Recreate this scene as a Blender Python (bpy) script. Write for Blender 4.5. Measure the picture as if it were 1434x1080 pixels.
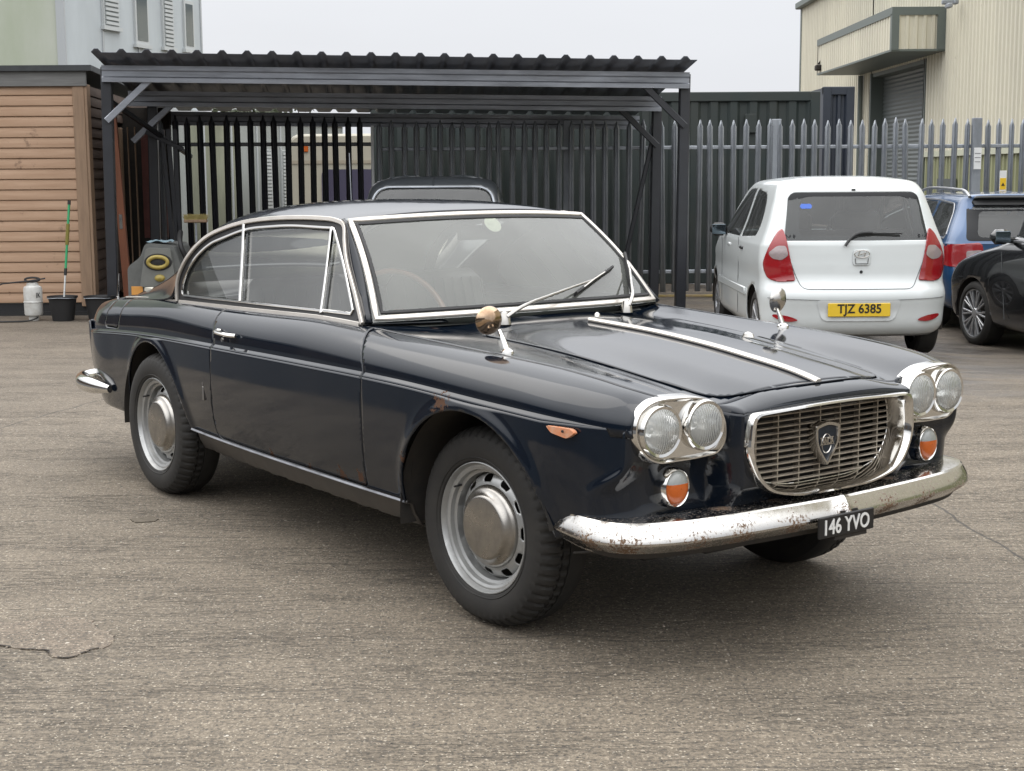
import bpy, bmesh, math, random
import numpy as np
from mathutils import Matrix, Vector
random.seed(7); rng = np.random.default_rng(7)
for o in list(bpy.data.objects): bpy.data.objects.remove(o)
SC = bpy.context.scene; COL = SC.collection
R_ = math.radians
# ------------------------------------------------------------------ camera
FPX, CH, PITCH, ROLL = 2093.35, 1.39288, -0.140006, -0.00654
def cam_axes():
    d = np.array([0, math.cos(PITCH), math.sin(PITCH)]); r = np.array([1., 0, 0]); u = np.cross(r, d)
    c, s = math.cos(ROLL), math.sin(ROLL)
    return d, c*r+s*u, -s*r+c*u
cd_, cr_, cu_ = cam_axes()
cam = bpy.data.cameras.new('camera'); camo = bpy.data.objects.new('camera', cam); COL.objects.link(camo)
cam.sensor_width = 36; cam.lens = FPX/1434*36; cam.clip_end = 3000; cam.clip_start = .05
m = Matrix(((cr_[0], cu_[0], -cd_[0], 0), (cr_[1], cu_[1], -cd_[1], 0), (cr_[2], cu_[2], -cd_[2], CH), (0, 0, 0, 1)))
camo.matrix_world = m; SC.camera = camo
# ------------------------------------------------------------------ sky, sun, exposure
SUN_EL, SUN_AZ = R_(52), R_(-60)      # azimuth measured from +Y (view direction) towards +X
w = bpy.data.worlds.new('World'); SC.world = w; w.use_nodes = True
nt = w.node_tree; bg = nt.nodes['Background']
sky = nt.nodes.new('ShaderNodeTexSky'); sky.sky_type = 'NISHITA'; sky.sun_disc = False
sky.sun_elevation = SUN_EL; sky.sun_rotation = SUN_AZ; sky.dust_density = 4; sky.air_density = 1.3
# overcast: the clear sky is almost hidden by an even pale cloud layer, a little brighter overhead
tc = nt.nodes.new('ShaderNodeTexCoord'); sep = nt.nodes.new('ShaderNodeSeparateXYZ')
nt.links.new(tc.outputs['Generated'], sep.inputs[0])
mr = nt.nodes.new('ShaderNodeMapRange'); mr.inputs['From Min'].default_value = -0.05; mr.inputs['From Max'].default_value = 1
nt.links.new(sep.outputs['Z'], mr.inputs['Value'])
cr = nt.nodes.new('ShaderNodeValToRGB'); nt.links.new(mr.outputs[0], cr.inputs[0])
cr.color_ramp.elements[0].color = (8.7, 8.9, 9.4, 1); cr.color_ramp.elements[1].color = (38, 38, 38.2, 1); e_ = cr.color_ramp.elements.new(.20); e_.color = (9.3, 9.5, 9.95, 1); e_ = cr.color_ramp.elements.new(.50); e_.color = (25, 25.2, 25.6, 1)
ns = nt.nodes.new('ShaderNodeTexNoise'); ns.inputs['Scale'].default_value = 1.6; ns.inputs['Detail'].default_value = 5
mp = nt.nodes.new('ShaderNodeMapping'); mp.inputs['Scale'].default_value = (1, 1, 3)
nt.links.new(tc.outputs['Generated'], mp.inputs[0]); nt.links.new(mp.outputs[0], ns.inputs['Vector'])
mr2 = nt.nodes.new('ShaderNodeMapRange'); mr2.inputs['To Min'].default_value = .86; mr2.inputs['To Max'].default_value = 1.12
nt.links.new(ns.outputs[0], mr2.inputs['Value'])
mu = nt.nodes.new('ShaderNodeVectorMath'); mu.operation = 'SCALE'
nt.links.new(cr.outputs[0], mu.inputs[0]); nt.links.new(mr2.outputs[0], mu.inputs['Scale'])
mx = nt.nodes.new('ShaderNodeMix'); mx.data_type = 'RGBA'; mx.inputs[0].default_value = .93
nt.links.new(sky.outputs[0], mx.inputs[6]); nt.links.new(mu.outputs[0], mx.inputs[7])
nt.links.new(mx.outputs[2], bg.inputs[0]); bg.inputs[1].default_value = .095
sl = bpy.data.lights.new('sun', 'SUN'); sl.energy = .7; sl.angle = R_(45); sl.color = (1, .95, .88)
so = bpy.data.objects.new('sun', sl); COL.objects.link(so)
sd_ = Vector((math.sin(SUN_AZ)*math.cos(SUN_EL), math.cos(SUN_AZ)*math.cos(SUN_EL), math.sin(SUN_EL)))
so.rotation_euler = sd_.to_track_quat('Z', 'Y').to_euler(); so.location = sd_*50
SC.view_settings.view_transform = 'Standard'; SC.view_settings.look = 'None'; SC.view_settings.gamma = 1
SC.view_settings.exposure = 0.0; SC.view_settings.use_curve_mapping = False
SC.render.engine = 'CYCLES'
# ------------------------------------------------------------------ helpers
def gz(Y, X=0):       # the yard falls 0.11 m towards the fence and more to the right behind the parked cars
    t = min(max((Y-7.5)/5, 0), 1); k = min(max((X-2.2)/2.3, 0), 1); q = min(max((Y-9.5)/5, 0), 1); return -.11*t*t*(3-2*t)-.19*k*k*(3-2*k)*q*q*(3-2*q)
def at(px, py, Y):    # point seen at photo pixel (px, py) at horizontal distance Y
    v = cd_*FPX+(px-717)*cr_-(py-540)*cu_; return np.array([0, 0, CH])+v*(Y/v[1])
def gp(px, py, z=-.11):
    v = cd_*FPX+(px-717)*cr_-(py-540)*cu_; return np.array([0, 0, CH])+v*((z-CH)/v[2])
def pchip(xs, ys):
    xs = np.array(xs, float); ys = np.array(ys, float)
    if ys.ndim == 1: ys = ys[:, None]
    h = np.diff(xs)[:, None]; d = np.diff(ys, axis=0)/h; n = len(xs); mm = np.zeros_like(ys)
    for i in range(1, n-1):
        mm[i] = (d[i-1]*h[i]+d[i]*h[i-1])/(h[i]+h[i-1])
    mm[0] = d[0]*1.5-mm[1]*.5 if n > 2 else d[0]; mm[-1] = d[-1]*1.5-mm[-2]*.5 if n > 2 else d[-1]
    def f(x):
        x = np.asarray(x, float); sh = x.shape; x = np.clip(x.ravel(), xs[0], xs[-1])
        i = np.clip(np.searchsorted(xs, x)-1, 0, n-2); hh = h[i]; t = ((x-xs[i])[:, None])/hh
        r = (2*t**3-3*t**2+1)*ys[i]+(t**3-2*t**2+t)*hh*mm[i]+(-2*t**3+3*t**2)*ys[i+1]+(t**3-t**2)*hh*mm[i+1]
        return r[:, 0].reshape(sh) if ys.shape[1] == 1 else r.reshape(sh+(ys.shape[1],))
    return f
def smooth_path(P, n, closed=False):
    P = np.array(P, float)
    if closed: P = np.vstack([P, P[:1]])
    if closed:
        Q = np.vstack([P[-3:-1], P, P[1:3]]); dd = np.linalg.norm(np.diff(Q, axis=0), axis=1)**.5
        s = np.concatenate([[0], np.cumsum(dd)]); f = pchip(s, Q)
        return f(np.linspace(s[2], s[2+len(P)-1], n+1)[:-1])
    dd = np.linalg.norm(np.diff(P, axis=0), axis=1)**.5; s = np.concatenate([[0], np.cumsum(dd)])
    return pchip(s, P)(np.linspace(0, s[-1], n))
def resample(P, n, closed=False):
    P = np.array(P, float)
    if closed: P = np.vstack([P, P[:1]])
    s = np.concatenate([[0], np.cumsum(np.linalg.norm(np.diff(P, axis=0), axis=1))])
    q = np.linspace(0, s[-1], n+1)[:-1] if closed else np.linspace(0, s[-1], n)
    return np.stack([np.interp(q, s, P[:, k]) for k in range(P.shape[1])], 1)
def roundpoly(P, r, k=6):   # 2-D polygon with rounded corners, r scalar or per corner
    P = np.array(P, float); n = len(P); out = []
    rs = r if isinstance(r, (list, tuple)) else [r]*n
    for i in range(n):
        a, b, c = P[i-1], P[i], P[(i+1) % n]; u = a-b; v = c-b; lu, lv = np.linalg.norm(u), np.linalg.norm(v)
        d = min(rs[i], lu*.49, lv*.49); p, q = b+u/lu*d, b+v/lv*d
        for t in np.linspace(0, 1, k): out.append((1-t)**2*p+2*t*(1-t)*b+t*t*q)
    return np.array(out)
def sdpoly(X, Y, P):        # >0 inside
    P = np.array(P, float); n = len(P); X = np.asarray(X); Y = np.asarray(Y)
    d = np.full(X.shape, 1e9); ins = np.zeros(X.shape, bool)
    for i in range(n):
        a = P[i]; b = P[(i+1) % n]; ex, ey = b-a; wx, wy = X-a[0], Y-a[1]
        t = np.clip((wx*ex+wy*ey)/(ex*ex+ey*ey+1e-12), 0, 1)
        d = np.minimum(d, np.hypot(wx-t*ex, wy-t*ey))
        c1 = (a[1] <= Y) & (b[1] > Y); c2 = (a[1] > Y) & (b[1] <= Y); cr2 = ex*wy-ey*wx
        ins ^= (c1 & (cr2 > 0)) | (c2 & (cr2 < 0))
    return np.where(ins, d, -d)
class G:      # simple polygon mesh with clipping
    def __init__(s, V=None, F=None):
        s.V = np.zeros((0, 3)) if V is None else np.array(V, float).reshape(-1, len(V[0]) if len(V) else 3); s.F = [] if F is None else [list(f) for f in F]
    @staticmethod
    def grid(P, cu=False, cv=False):
        P = np.asarray(P, float); a, b, k = P.shape; F = []
        for i in range(a if cu else a-1):
            for j in range(b if cv else b-1):
                i2, j2 = (i+1) % a, (j+1) % b; F.append((i*b+j, i2*b+j, i2*b+j2, i*b+j2))
        return G(P.reshape(-1, k), F)
    def clip(s, f):
        f = np.asarray(f, float)+1e-9; V = list(s.V); F = []; em = {}
        for q in s.F:
            sg = [f[i] > 0 for i in q]
            if all(sg): F.append(q); continue
            if not any(sg): continue
            o = []
            for k in range(len(q)):
                i, j = q[k], q[(k+1) % len(q)]
                if f[i] > 0: o.append(i)
                if (f[i] > 0) != (f[j] > 0):
                    e = (min(i, j), max(i, j))
                    if e not in em:
                        t = f[e[0]]/(f[e[0]]-f[e[1]]); em[e] = len(V); V.append(s.V[e[0]]*(1-t)+s.V[e[1]]*t)
                    o.append(em[e])
            if len(o) > 2: F.append(o)
        g = G(); g.V = np.array(V); g.F = F; return g.clean()
    def clean(s):
        used = sorted({i for f in s.F for i in f}); mp_ = {u: k for k, u in enumerate(used)}
        s.V = s.V[used] if used else np.zeros((0, s.V.shape[1])); s.F = [[mp_[i] for i in f] for f in s.F]; return s
    def add(s, o):
        n = len(s.V)
        if n == 0: s.V = o.V[:, :3].copy(); s.F = [list(f) for f in o.F]; return s
        s.V = np.vstack([s.V[:, :3], o.V[:, :3]]); s.F += [[i+n for i in f] for f in o.F]; return s
    def flip(s): s.F = [f[::-1] for f in s.F]; return s
    def copy(s): g = G(); g.V = s.V.copy(); g.F = [list(f) for f in s.F]; return g
    def mir(s, ax=1): g = s.copy(); g.V[:, ax] *= -1; return g.flip()
    def both(s): g = s.copy(); return g.add(s.mir())
    def mv(s, v): s.V[:, :3] += np.array(v); return s
    def sc(s, v): s.V[:, :3] *= np.array(v); return s
    def tf(s, M):
        M = np.array(M); s.V = s.V[:, :3] @ M[:3, :3].T+M[:3, 3]; return s
    def orient(s, c):   # make average normal point away from c
        t = 0; c = np.array(c)
        for f in s.F[::max(1, len(s.F)//400)]:
            a, b, d = s.V[f[0], :3], s.V[f[1], :3], s.V[f[2], :3]; t += np.cross(b-a, d-a) @ (a-c)
        return s.flip() if t < 0 else s
def rotm(ax, a): return np.array(Matrix.Rotation(a, 4, ax))
def trm(v): return np.array(Matrix.Translation(Vector(v)))
def box(c, s, bev=0):
    c = np.array(c, float); s = np.array(s, float)/2
    if bev <= 0 or bev > min(s)*.98:
        V = [c+s*np.array([x, y, z]) for x in (-1, 1) for y in (-1, 1) for z in (-1, 1)]
        return G(V, [(0, 1, 3, 2), (4, 6, 7, 5), (0, 4, 5, 1), (2, 3, 7, 6), (0, 2, 6, 4), (1, 5, 7, 3)])
    V = []; idx = {}
    for x in (-1, 1):
        for y in (-1, 1):
            for z in (-1, 1):
                for a in range(3):
                    v = s.copy()-bev; v[a] += bev; idx[(x, y, z, a)] = len(V); V.append(c+v*np.array([x, y, z]))
    F = []
    for a in range(3):
        b, d = (a+1) % 3, (a+2) % 3
        for sg in (-1, 1):
            q = []
            for p, r in ((-1, -1), (1, -1), (1, 1), (-1, 1)):
                k = [0, 0, 0]; k[a] = sg; k[b] = p; k[d] = r; q.append(idx[(*k, a)])
            F.append(q if sg > 0 else q[::-1])
        for p in (-1, 1):          # edges along axis a
            for r in (-1, 1):
                q = []
                for t, w_ in ((-1, b), (1, b), (1, d), (-1, d)):
                    k = [0, 0, 0]; k[a] = t; k[b] = p; k[d] = r; q.append(idx[(*k, w_)])
                F.append(q if p*r < 0 else q[::-1])
    for x in (-1, 1):
        for y in (-1, 1):
            for z in (-1, 1):
                q = [idx[(x, y, z, 0)], idx[(x, y, z, 1)], idx[(x, y, z, 2)]]; F.append(q if x*y*z > 0 else q[::-1])
    return G(V, F)
def box2(a, b, bev=0): a = np.array(a, float); b = np.array(b, float); return box((a+b)/2, np.abs(b-a), bev)
def frames(P, up=None, closed=False):
    P = np.array(P, float); T = np.roll(P, -1, 0)-np.roll(P, 1, 0) if closed else np.gradient(P, axis=0)
    T /= np.linalg.norm(T, axis=1)[:, None]+1e-12
    if up is None:
        N = []; u = np.array([0, 0, 1.]) if abs(T[0][2]) < .9 else np.array([1., 0, 0])
        for t in T: u = u-t*(u@t); u = u/np.linalg.norm(u); N.append(u)
        N = np.array(N)
    else:
        U = np.array(up, float); U = np.broadcast_to(U, P.shape).copy(); N = U-T*(np.sum(U*T, 1)[:, None]); N /= np.linalg.norm(N, axis=1)[:, None]+1e-12
    return T, N, np.cross(T, N)
def sweep(P, prof, up=None, closed=False, caps=True, scale=None):
    # prof: list of (b, n) offsets along binormal and normal
    P = np.array(P, float); T, N, B = frames(P, up, closed); prof = np.array(prof, float)
    sc = np.ones(len(P)) if scale is None else np.array(scale)
    Q = P[:, None, :]+(B[:, None, :]*prof[None, :, 0:1]+N[:, None, :]*prof[None, :, 1:2])*sc[:, None, None]
    g = G.grid(Q, cu=closed, cv=True).flip()
    if caps and not closed:
        k = len(prof); g.F.append(list(range(k))); g.F.append([len(P)*k-1-i for i in range(k)])
    return g
def circ(r, n=10, ry=None):
    ry = r if ry is None else ry
    return [(r*math.cos(2*math.pi*i/n), ry*math.sin(2*math.pi*i/n)) for i in range(n)]
def rectp(w_, h, b=.2):
    b = min(w_, h)*b; x, y = w_/2, h/2
    return [(x, -y+b), (x, y-b), (x-b, y), (-x+b, y), (-x, y-b), (-x, -y+b), (-x+b, -y), (x-b, -y)]
def tube(P, r, n=8, up=None, closed=False, scale=None): return sweep(P, circ(r, n), up, closed, scale=scale)
def bar(a, b, w_, h, up=(0, 0, 1), bev=.15):
    a = np.array(a, float); b = np.array(b, float)
    if abs(np.dot((b-a)/np.linalg.norm(b-a), up)) > .95: up = (0, 1, 0)
    return sweep([a, b], rectp(w_, h, bev), up)
def lathe(prof, n=32, axis='y'):     # prof: (radius, axial)
    prof = np.array(prof, float); th = np.linspace(0, 2*math.pi, n, endpoint=False)
    if axis == 'z': Q = np.stack([np.outer(np.cos(th), prof[:, 0]), np.outer(np.sin(th), prof[:, 0]), np.tile(prof[:, 1], (n, 1))], -1)
    elif axis == 'y': Q = np.stack([np.outer(np.cos(th), prof[:, 0]), np.tile(prof[:, 1], (n, 1)), np.outer(np.sin(th), prof[:, 0])], -1)
    else: Q = np.stack([np.tile(prof[:, 1], (n, 1)), np.outer(np.cos(th), prof[:, 0]), np.outer(np.sin(th), prof[:, 0])], -1)
    return G.grid(Q, cu=True)
def prism(P2, a, b, ax=0):   # extrude 2-D polygon along axis ax from a to b
    P2 = np.array(P2, float); n = len(P2); o = [i for i in range(3) if i != ax]; V = np.zeros((2*n, 3))
    V[:n, o[0]] = V[n:, o[0]] = P2[:, 0]; V[:n, o[1]] = V[n:, o[1]] = P2[:, 1]; V[:n, ax] = a; V[n:, ax] = b
    g = G(V, [[i, (i+1) % n, n+(i+1) % n, n+i] for i in range(n)]+[list(range(n))[::-1], [n+i for i in range(n)]])
    return g
def link(name, g, mt, par=None, smooth=30, sol=0, sol_off=-1, rec=False, weld=False, mats=None, loc=None):
    me = bpy.data.meshes.new(name); me.from_pydata([tuple(v[:3]) for v in g.V], [], g.F); me.validate()
    if weld:
        bm = bmesh.new(); bm.from_mesh(me); bmesh.ops.remove_doubles(bm, verts=bm.verts, dist=2e-4); bm.to_mesh(me); bm.free()
    if rec:
        bm = bmesh.new(); bm.from_mesh(me); bmesh.ops.remove_doubles(bm, verts=bm.verts, dist=1e-5)
        bmesh.ops.recalc_face_normals(bm, faces=bm.faces); bm.to_mesh(me); bm.free()
    if smooth is not None:
        me.polygons.foreach_set('use_smooth', [True]*len(me.polygons)); me.set_sharp_from_angle(angle=R_(smooth))
    o = bpy.data.objects.new(name, me); COL.objects.link(o)
    for x in (mats or [mt]): me.materials.append(x)
    if par: o.parent = par
    if loc is not None: o.location = loc
    if sol:
        md = o.modifiers.new('solid', 'SOLIDIFY'); md.thickness = sol; md.offset = sol_off
        if mats and len(mats) > 1: md.material_offset = 1; md.material_offset_rim = 0
    return o
def empty(name, loc, rz, label, cat, group=None, kind=None):
    o = bpy.data.objects.new(name, None); COL.objects.link(o); o.location = loc; o.rotation_euler = (0, 0, rz); o.empty_display_size = .2
    tag(o, label, cat, group, kind); return o
def tag(o, label=None, cat=None, group=None, kind=None):
    if label: o['label'] = label
    if cat: o['category'] = cat
    if group: o['group'] = group
    if kind: o['kind'] = kind
    return o
def text_g(s, size, ex=.001, sx=1.0, bold=0.0):
    cu = bpy.data.curves.new('t', 'FONT'); cu.body = s; cu.size = size; cu.extrude = ex; cu.offset = bold; cu.align_x = 'CENTER'; cu.align_y = 'CENTER'; cu.resolution_u = 4
    o = bpy.data.objects.new('t', cu); COL.objects.link(o); bpy.context.view_layer.update()
    me = bpy.data.meshes.new_from_object(o.evaluated_get(bpy.context.evaluated_depsgraph_get()))
    V = [tuple(v.co) for v in me.vertices]; F = [list(p.vertices) for p in me.polygons]
    bpy.data.objects.remove(o); bpy.data.curves.remove(cu); bpy.data.meshes.remove(me)
    g = G(V, F); g.V[:, 0] *= sx; c = (g.V[:, :3].min(0)+g.V[:, :3].max(0))/2; g.V -= c; return g
# ------------------------------------------------------------------ materials
def mat(name, col, rough=.5, metal=0., coat=0., coat_r=.03, bump=0., bscale=50., var=0., vscale=6., col2=None, spec=.5, bdist=.01, rvar=0., stretch=(1, 1, 1), detail=6, trans=0, ior=1.5, emit=None):
    mt = bpy.data.materials.new(name); mt.use_nodes = True; n = mt.node_tree.nodes; l = mt.node_tree.links; b = n['Principled BSDF']
    b.inputs['Base Color'].default_value = (*col, 1); b.inputs['Roughness'].default_value = rough; b.inputs['Metallic'].default_value = metal
    b.inputs['Coat Weight'].default_value = coat; b.inputs['Coat Roughness'].default_value = coat_r; b.inputs['Specular IOR Level'].default_value = spec
    b.inputs['IOR'].default_value = ior
    if trans: b.inputs['Transmission Weight'].default_value = trans
    if var or bump or rvar:
        tc = n.new('ShaderNodeTexCoord'); mp = n.new('ShaderNodeMapping'); mp.inputs['Scale'].default_value = stretch; l.new(tc.outputs['Object'], mp.inputs[0])
    if var or rvar:
        ns = n.new('ShaderNodeTexNoise'); ns.inputs['Scale'].default_value = vscale; ns.inputs['Detail'].default_value = detail; ns.inputs['Roughness'].default_value = .62; l.new(mp.outputs[0], ns.inputs['Vector'])
    if var:
        rp = n.new('ShaderNodeMapRange'); rp.inputs['From Min'].default_value = .3; rp.inputs['From Max'].default_value = .7; l.new(ns.outputs[0], rp.inputs['Value'])
        mx = n.new('ShaderNodeMix'); mx.data_type = 'RGBA'; c2 = col2 or tuple(c*(1-var) for c in col)
        mx.inputs[6].default_value = (*col, 1); mx.inputs[7].default_value = (*c2, 1); l.new(rp.outputs[0], mx.inputs[0]); l.new(mx.outputs[2], b.inputs['Base Color'])
    if rvar:
        r2 = n.new('ShaderNodeMapRange'); r2.inputs['From Min'].default_value = .3; r2.inputs['From Max'].default_value = .7
        r2.inputs['To Min'].default_value = max(0, rough-rvar); r2.inputs['To Max'].default_value = rough+rvar; l.new(ns.outputs[0], r2.inputs['Value']); l.new(r2.outputs[0], b.inputs['Roughness'])
    if bump:
        n2 = n.new('ShaderNodeTexNoise'); n2.inputs['Scale'].default_value = bscale; n2.inputs['Detail'].default_value = 8; l.new(mp.outputs[0], n2.inputs['Vector'])
        bp = n.new('ShaderNodeBump'); bp.inputs['Strength'].default_value = bump; bp.inputs['Distance'].default_value = bdist; l.new(n2.outputs[0], bp.inputs['Height']); l.new(bp.outputs[0], b.inputs['Normal'])
    return mt
def glass(name, tint=(.8, .85, .84), dirt_haze=.06, dcol=(.55, .57, .55), rough=.0, ior=1.72, bump=0, bsc=60, vert=False):
    mt = bpy.data.materials.new(name); mt.use_nodes = True; n = mt.node_tree.nodes; l = mt.node_tree.links; n.clear()
    out = n.new('ShaderNodeOutputMaterial'); tr = n.new('ShaderNodeBsdfTransparent'); tr.inputs[0].default_value = (*tint, 1)
    gl = n.new('ShaderNodeBsdfGlossy'); gl.inputs['Roughness'].default_value = rough; fr = n.new('ShaderNodeFresnel'); fr.inputs[0].default_value = ior
    df = n.new('ShaderNodeBsdfDiffuse'); df.inputs[0].default_value = (*dcol, 1)
    m1 = n.new('ShaderNodeMixShader'); m2 = n.new('ShaderNodeMixShader')
    tc = n.new('ShaderNodeTexCoord'); ns = n.new('ShaderNodeTexNoise'); ns.inputs['Scale'].default_value = 5; ns.inputs['Detail'].default_value = 6; l.new(tc.outputs['Object'], ns.inputs['Vector'])
    rp = n.new('ShaderNodeMapRange'); rp.inputs['To Min'].default_value = dirt_haze*.5; rp.inputs['To Max'].default_value = dirt_haze*1.5; l.new(ns.outputs[0], rp.inputs['Value'])  # diffuse film: dirt, plus milky reflection painted in as haze
    l.new(rp.outputs[0], m1.inputs[0]); l.new(tr.outputs[0], m1.inputs[1]); l.new(df.outputs[0], m1.inputs[2])
    l.new(fr.outputs[0], m2.inputs[0]); l.new(m1.outputs[0], m2.inputs[1]); l.new(gl.outputs[0], m2.inputs[2]); l.new(m2.outputs[0], out.inputs[0])
    if bump:
        wv = n.new('ShaderNodeTexWave'); wv.wave_type = 'BANDS'; wv.bands_direction = 'Y'; wv.inputs['Scale'].default_value = bsc; l.new(tc.outputs['Object'], wv.inputs['Vector'])
        bp = n.new('ShaderNodeBump'); bp.inputs['Strength'].default_value = bump; bp.inputs['Distance'].default_value = .002; l.new(wv.outputs[0], bp.inputs['Height']); l.new(bp.outputs[0], gl.inputs['Normal']); l.new(bp.outputs[0], fr.inputs['Normal'])
    return mt
def speckle(mt, spots, col, thr=.55, scale=30, rough=.85):
    # worn patches of another colour round given object-space points (x, y, z, radius)
    n = mt.node_tree.nodes; l = mt.node_tree.links; b = n['Principled BSDF']
    tc = n.new('ShaderNodeTexCoord'); acc = None
    for (x, y, z, r) in spots:
        vd = n.new('ShaderNodeVectorMath'); vd.operation = 'DISTANCE'; vd.inputs[1].default_value = (x, y, z); l.new(tc.outputs['Object'], vd.inputs[0])
        mr = n.new('ShaderNodeMapRange'); mr.inputs['From Min'].default_value = 0; mr.inputs['From Max'].default_value = r; mr.inputs['To Min'].default_value = .5; mr.inputs['To Max'].default_value = -.3; l.new(vd.outputs['Value'], mr.inputs['Value'])
        if acc is None: acc = mr.outputs[0]
        else:
            mxm = n.new('ShaderNodeMath'); mxm.operation = 'MAXIMUM'; l.new(acc, mxm.inputs[0]); l.new(mr.outputs[0], mxm.inputs[1]); acc = mxm.outputs[0]
    ns = n.new('ShaderNodeTexNoise'); ns.inputs['Scale'].default_value = scale; ns.inputs['Detail'].default_value = 8; ns.inputs['Roughness'].default_value = .7; l.new(tc.outputs['Object'], ns.inputs['Vector'])
    if acc is not None:
        ad = n.new('ShaderNodeMath'); l.new(acc, ad.inputs[0]); l.new(ns.outputs[0], ad.inputs[1]); src = ad.outputs[0]
    else: src = ns.outputs[0]
    st = n.new('ShaderNodeMapRange'); st.inputs['From Min'].default_value = thr; st.inputs['From Max'].default_value = thr+.04; l.new(src, st.inputs['Value'])
    def over(sock, val):
        mx = n.new('ShaderNodeMix'); s = b.inputs[sock]; isc = sock == 'Base Color'
        if isc: mx.data_type = 'RGBA'; ia, ib, io = 6, 7, 2
        else: ia, ib, io = 2, 3, 0
        if s.is_linked: fs = s.links[0].from_socket; l.remove(s.links[0]); l.new(fs, mx.inputs[ia])
        else: mx.inputs[ia].default_value = s.default_value
        mx.inputs[ib].default_value = val; l.new(st.outputs[0], mx.inputs[0]); l.new(mx.outputs[io], s)
    over('Base Color', (*col, 1)); over('Roughness', rough); over('Metallic', 0.); over('Coat Weight', 0.)
    return mt
# ================================================================== the dark blue coupe
paint = mat('navy_paint', (.0042, .0058, .0115), .42, coat=1, coat_r=.035, bump=.012, bscale=3.0, bdist=.02, spec=.0)
# road dust lies in uneven film: raises roughness a little
nb = paint.node_tree; b_ = nb.nodes['Principled BSDF']; tcx = nb.nodes.new('ShaderNodeTexCoord'); nsx = nb.nodes.new('ShaderNodeTexNoise'); nsx.inputs['Scale'].default_value = 2.2; nsx.inputs['Detail'].default_value = 8; nsx.inputs['Roughness'].default_value = .65
nb.links.new(tcx.outputs['Object'], nsx.inputs['Vector'])
mrx = nb.nodes.new('ShaderNodeMapRange'); mrx.inputs['From Min'].default_value = .35; mrx.inputs['From Max'].default_value = .7; mrx.inputs['To Min'].default_value = .045; mrx.inputs['To Max'].default_value = .14
nb.links.new(nsx.outputs[0], mrx.inputs['Value']); nb.links.new(mrx.outputs[0], b_.inputs['Coat Roughness'])
mxx = nb.nodes.new('ShaderNodeMix'); mxx.data_type = 'RGBA'; mxx.inputs[6].default_value = (.0028, .0060, .0120, 1); mxx.inputs[7].default_value = (.0085, .0108, .0150, 1)
mry = nb.nodes.new('ShaderNodeMapRange'); mry.inputs['From Min'].default_value = .45; mry.inputs['From Max'].default_value = .8; nb.links.new(nsx.outputs[0], mry.inputs['Value'])
nb.links.new(mry.outputs[0], mxx.inputs[0]); nb.links.new(mxx.outputs[2], b_.inputs['Base Color'])
speckle(paint, [(-.07, -.80, .70, .17), (-.2, -.79, .63, .09), (-.75, -.78, .37, .12), (-1.3, -.77, .35, .12), (-.62, -.78, .38, .12), (-.30, -.79, .5, .10), (-1.0, -.77, .35, .10)], (.085, .05, .035), thr=.83, scale=60)
chrome = mat('chrome', (.72, .71, .69), .07, 1, bump=.02, bscale=9, bdist=.01, rvar=.05, vscale=30)
chrome_d = mat('dull_chrome', (.55, .53, .5), .2, 1, var=.25, vscale=20, rvar=.1)
chrome_b = mat('worn_chrome', (.60, .585, .56), .15, 1, bump=.05, bscale=12, bdist=.01, rvar=.06, vscale=20)
speckle(chrome_b, [(.80, -.55, .36, .26), (.81, -.40, .37, .26), (.83, -.2, .37, .26), (.84, 0, .38, .26), (.83, .2, .38, .26), (.81, .4, .37, .26), (.78, .6, .37, .22), (.70, -.74, .37, .26), (.60, -.79, .38, .2), (.72, -.40, .458, .16), (.72, -.2, .458, .18), (.73, .1, .458, .2), (.73, .3, .458, .14)], (.13, .078, .045), thr=.86, scale=105)
speckle(chrome_b, [], (.20, .14, .095), thr=.585, scale=120)
speckle(chrome_b, [], (.09, .05, .03), thr=.665, scale=40)
trimw = mat('pale_trim', (.62, .58, .53), .25, .55, var=.15, vscale=14)
rubber = mat('rubber', (.012, .012, .013), .6)
tyre_m = mat('tyre', (.010, .0098, .0095), .72, var=.5, vscale=12, col2=(.021, .019, .0165), bump=.15, bscale=160, bdist=.003)
rim_m = mat('steel_wheel', (.42, .425, .42), .34, .55, var=.35, vscale=9, rvar=.1)
cap_m = mat('hubcap', (.44, .42, .39), .30, 1, var=.35, vscale=14, rvar=.1, bump=.04, bscale=30)
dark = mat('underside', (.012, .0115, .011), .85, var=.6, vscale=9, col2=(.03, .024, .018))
rocker_m = mat('rocker', (.016, .015, .015), .5, coat=.4, coat_r=.3, var=.8, vscale=7, col2=(.034, .028, .023))
speckle(rocker_m, [], (.11, .07, .045), thr=.66, scale=24)
gl_ws = glass('windscreen_glass', (.93, .97, .93), .115, (.66, .69, .63), ior=1.75)
gl_rw = glass('rear_glass', (.93, .95, .94), .02, (.5, .52, .5), ior=1.4)
gl_sd = glass('side_glass', (.90, .93, .91), .08, (.60, .63, .60), ior=1.85)
gl_lens = glass('lamp_lens', (.94, .95, .93), .30, (.88, .90, .87), bump=1.0, bsc=42)
leather = mat('dark_leather', (.028, .018, .015), .5, var=.3, vscale=9)
lining = mat('headlining', (.42, .40, .34), .9)
wood = mat('wood_rim', (.19, .065, .025), .3, coat=.6, var=.4, vscale=20)
amber = mat('amber_lens', (.42, .085, .008), .25, coat=.35, bump=.4, bscale=120, bdist=.002)
white_lens = mat('clear_lens', (.24, .25, .24), .2, coat=.5, bump=.4, bscale=120, bdist=.002)
orange_old = mat('faded_orange', (.55, .17, .06), .5, var=.35, vscale=60, col2=(.5, .32, .22))
refl = mat('reflector', (.86, .86, .87), .12, 1, bump=.1, bscale=30)
plate_b = mat('plate_black', (.008, .008, .009), .35, var=.3, vscale=30)
plate_w = mat('plate_silver', (.62, .62, .60), .4)

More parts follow.
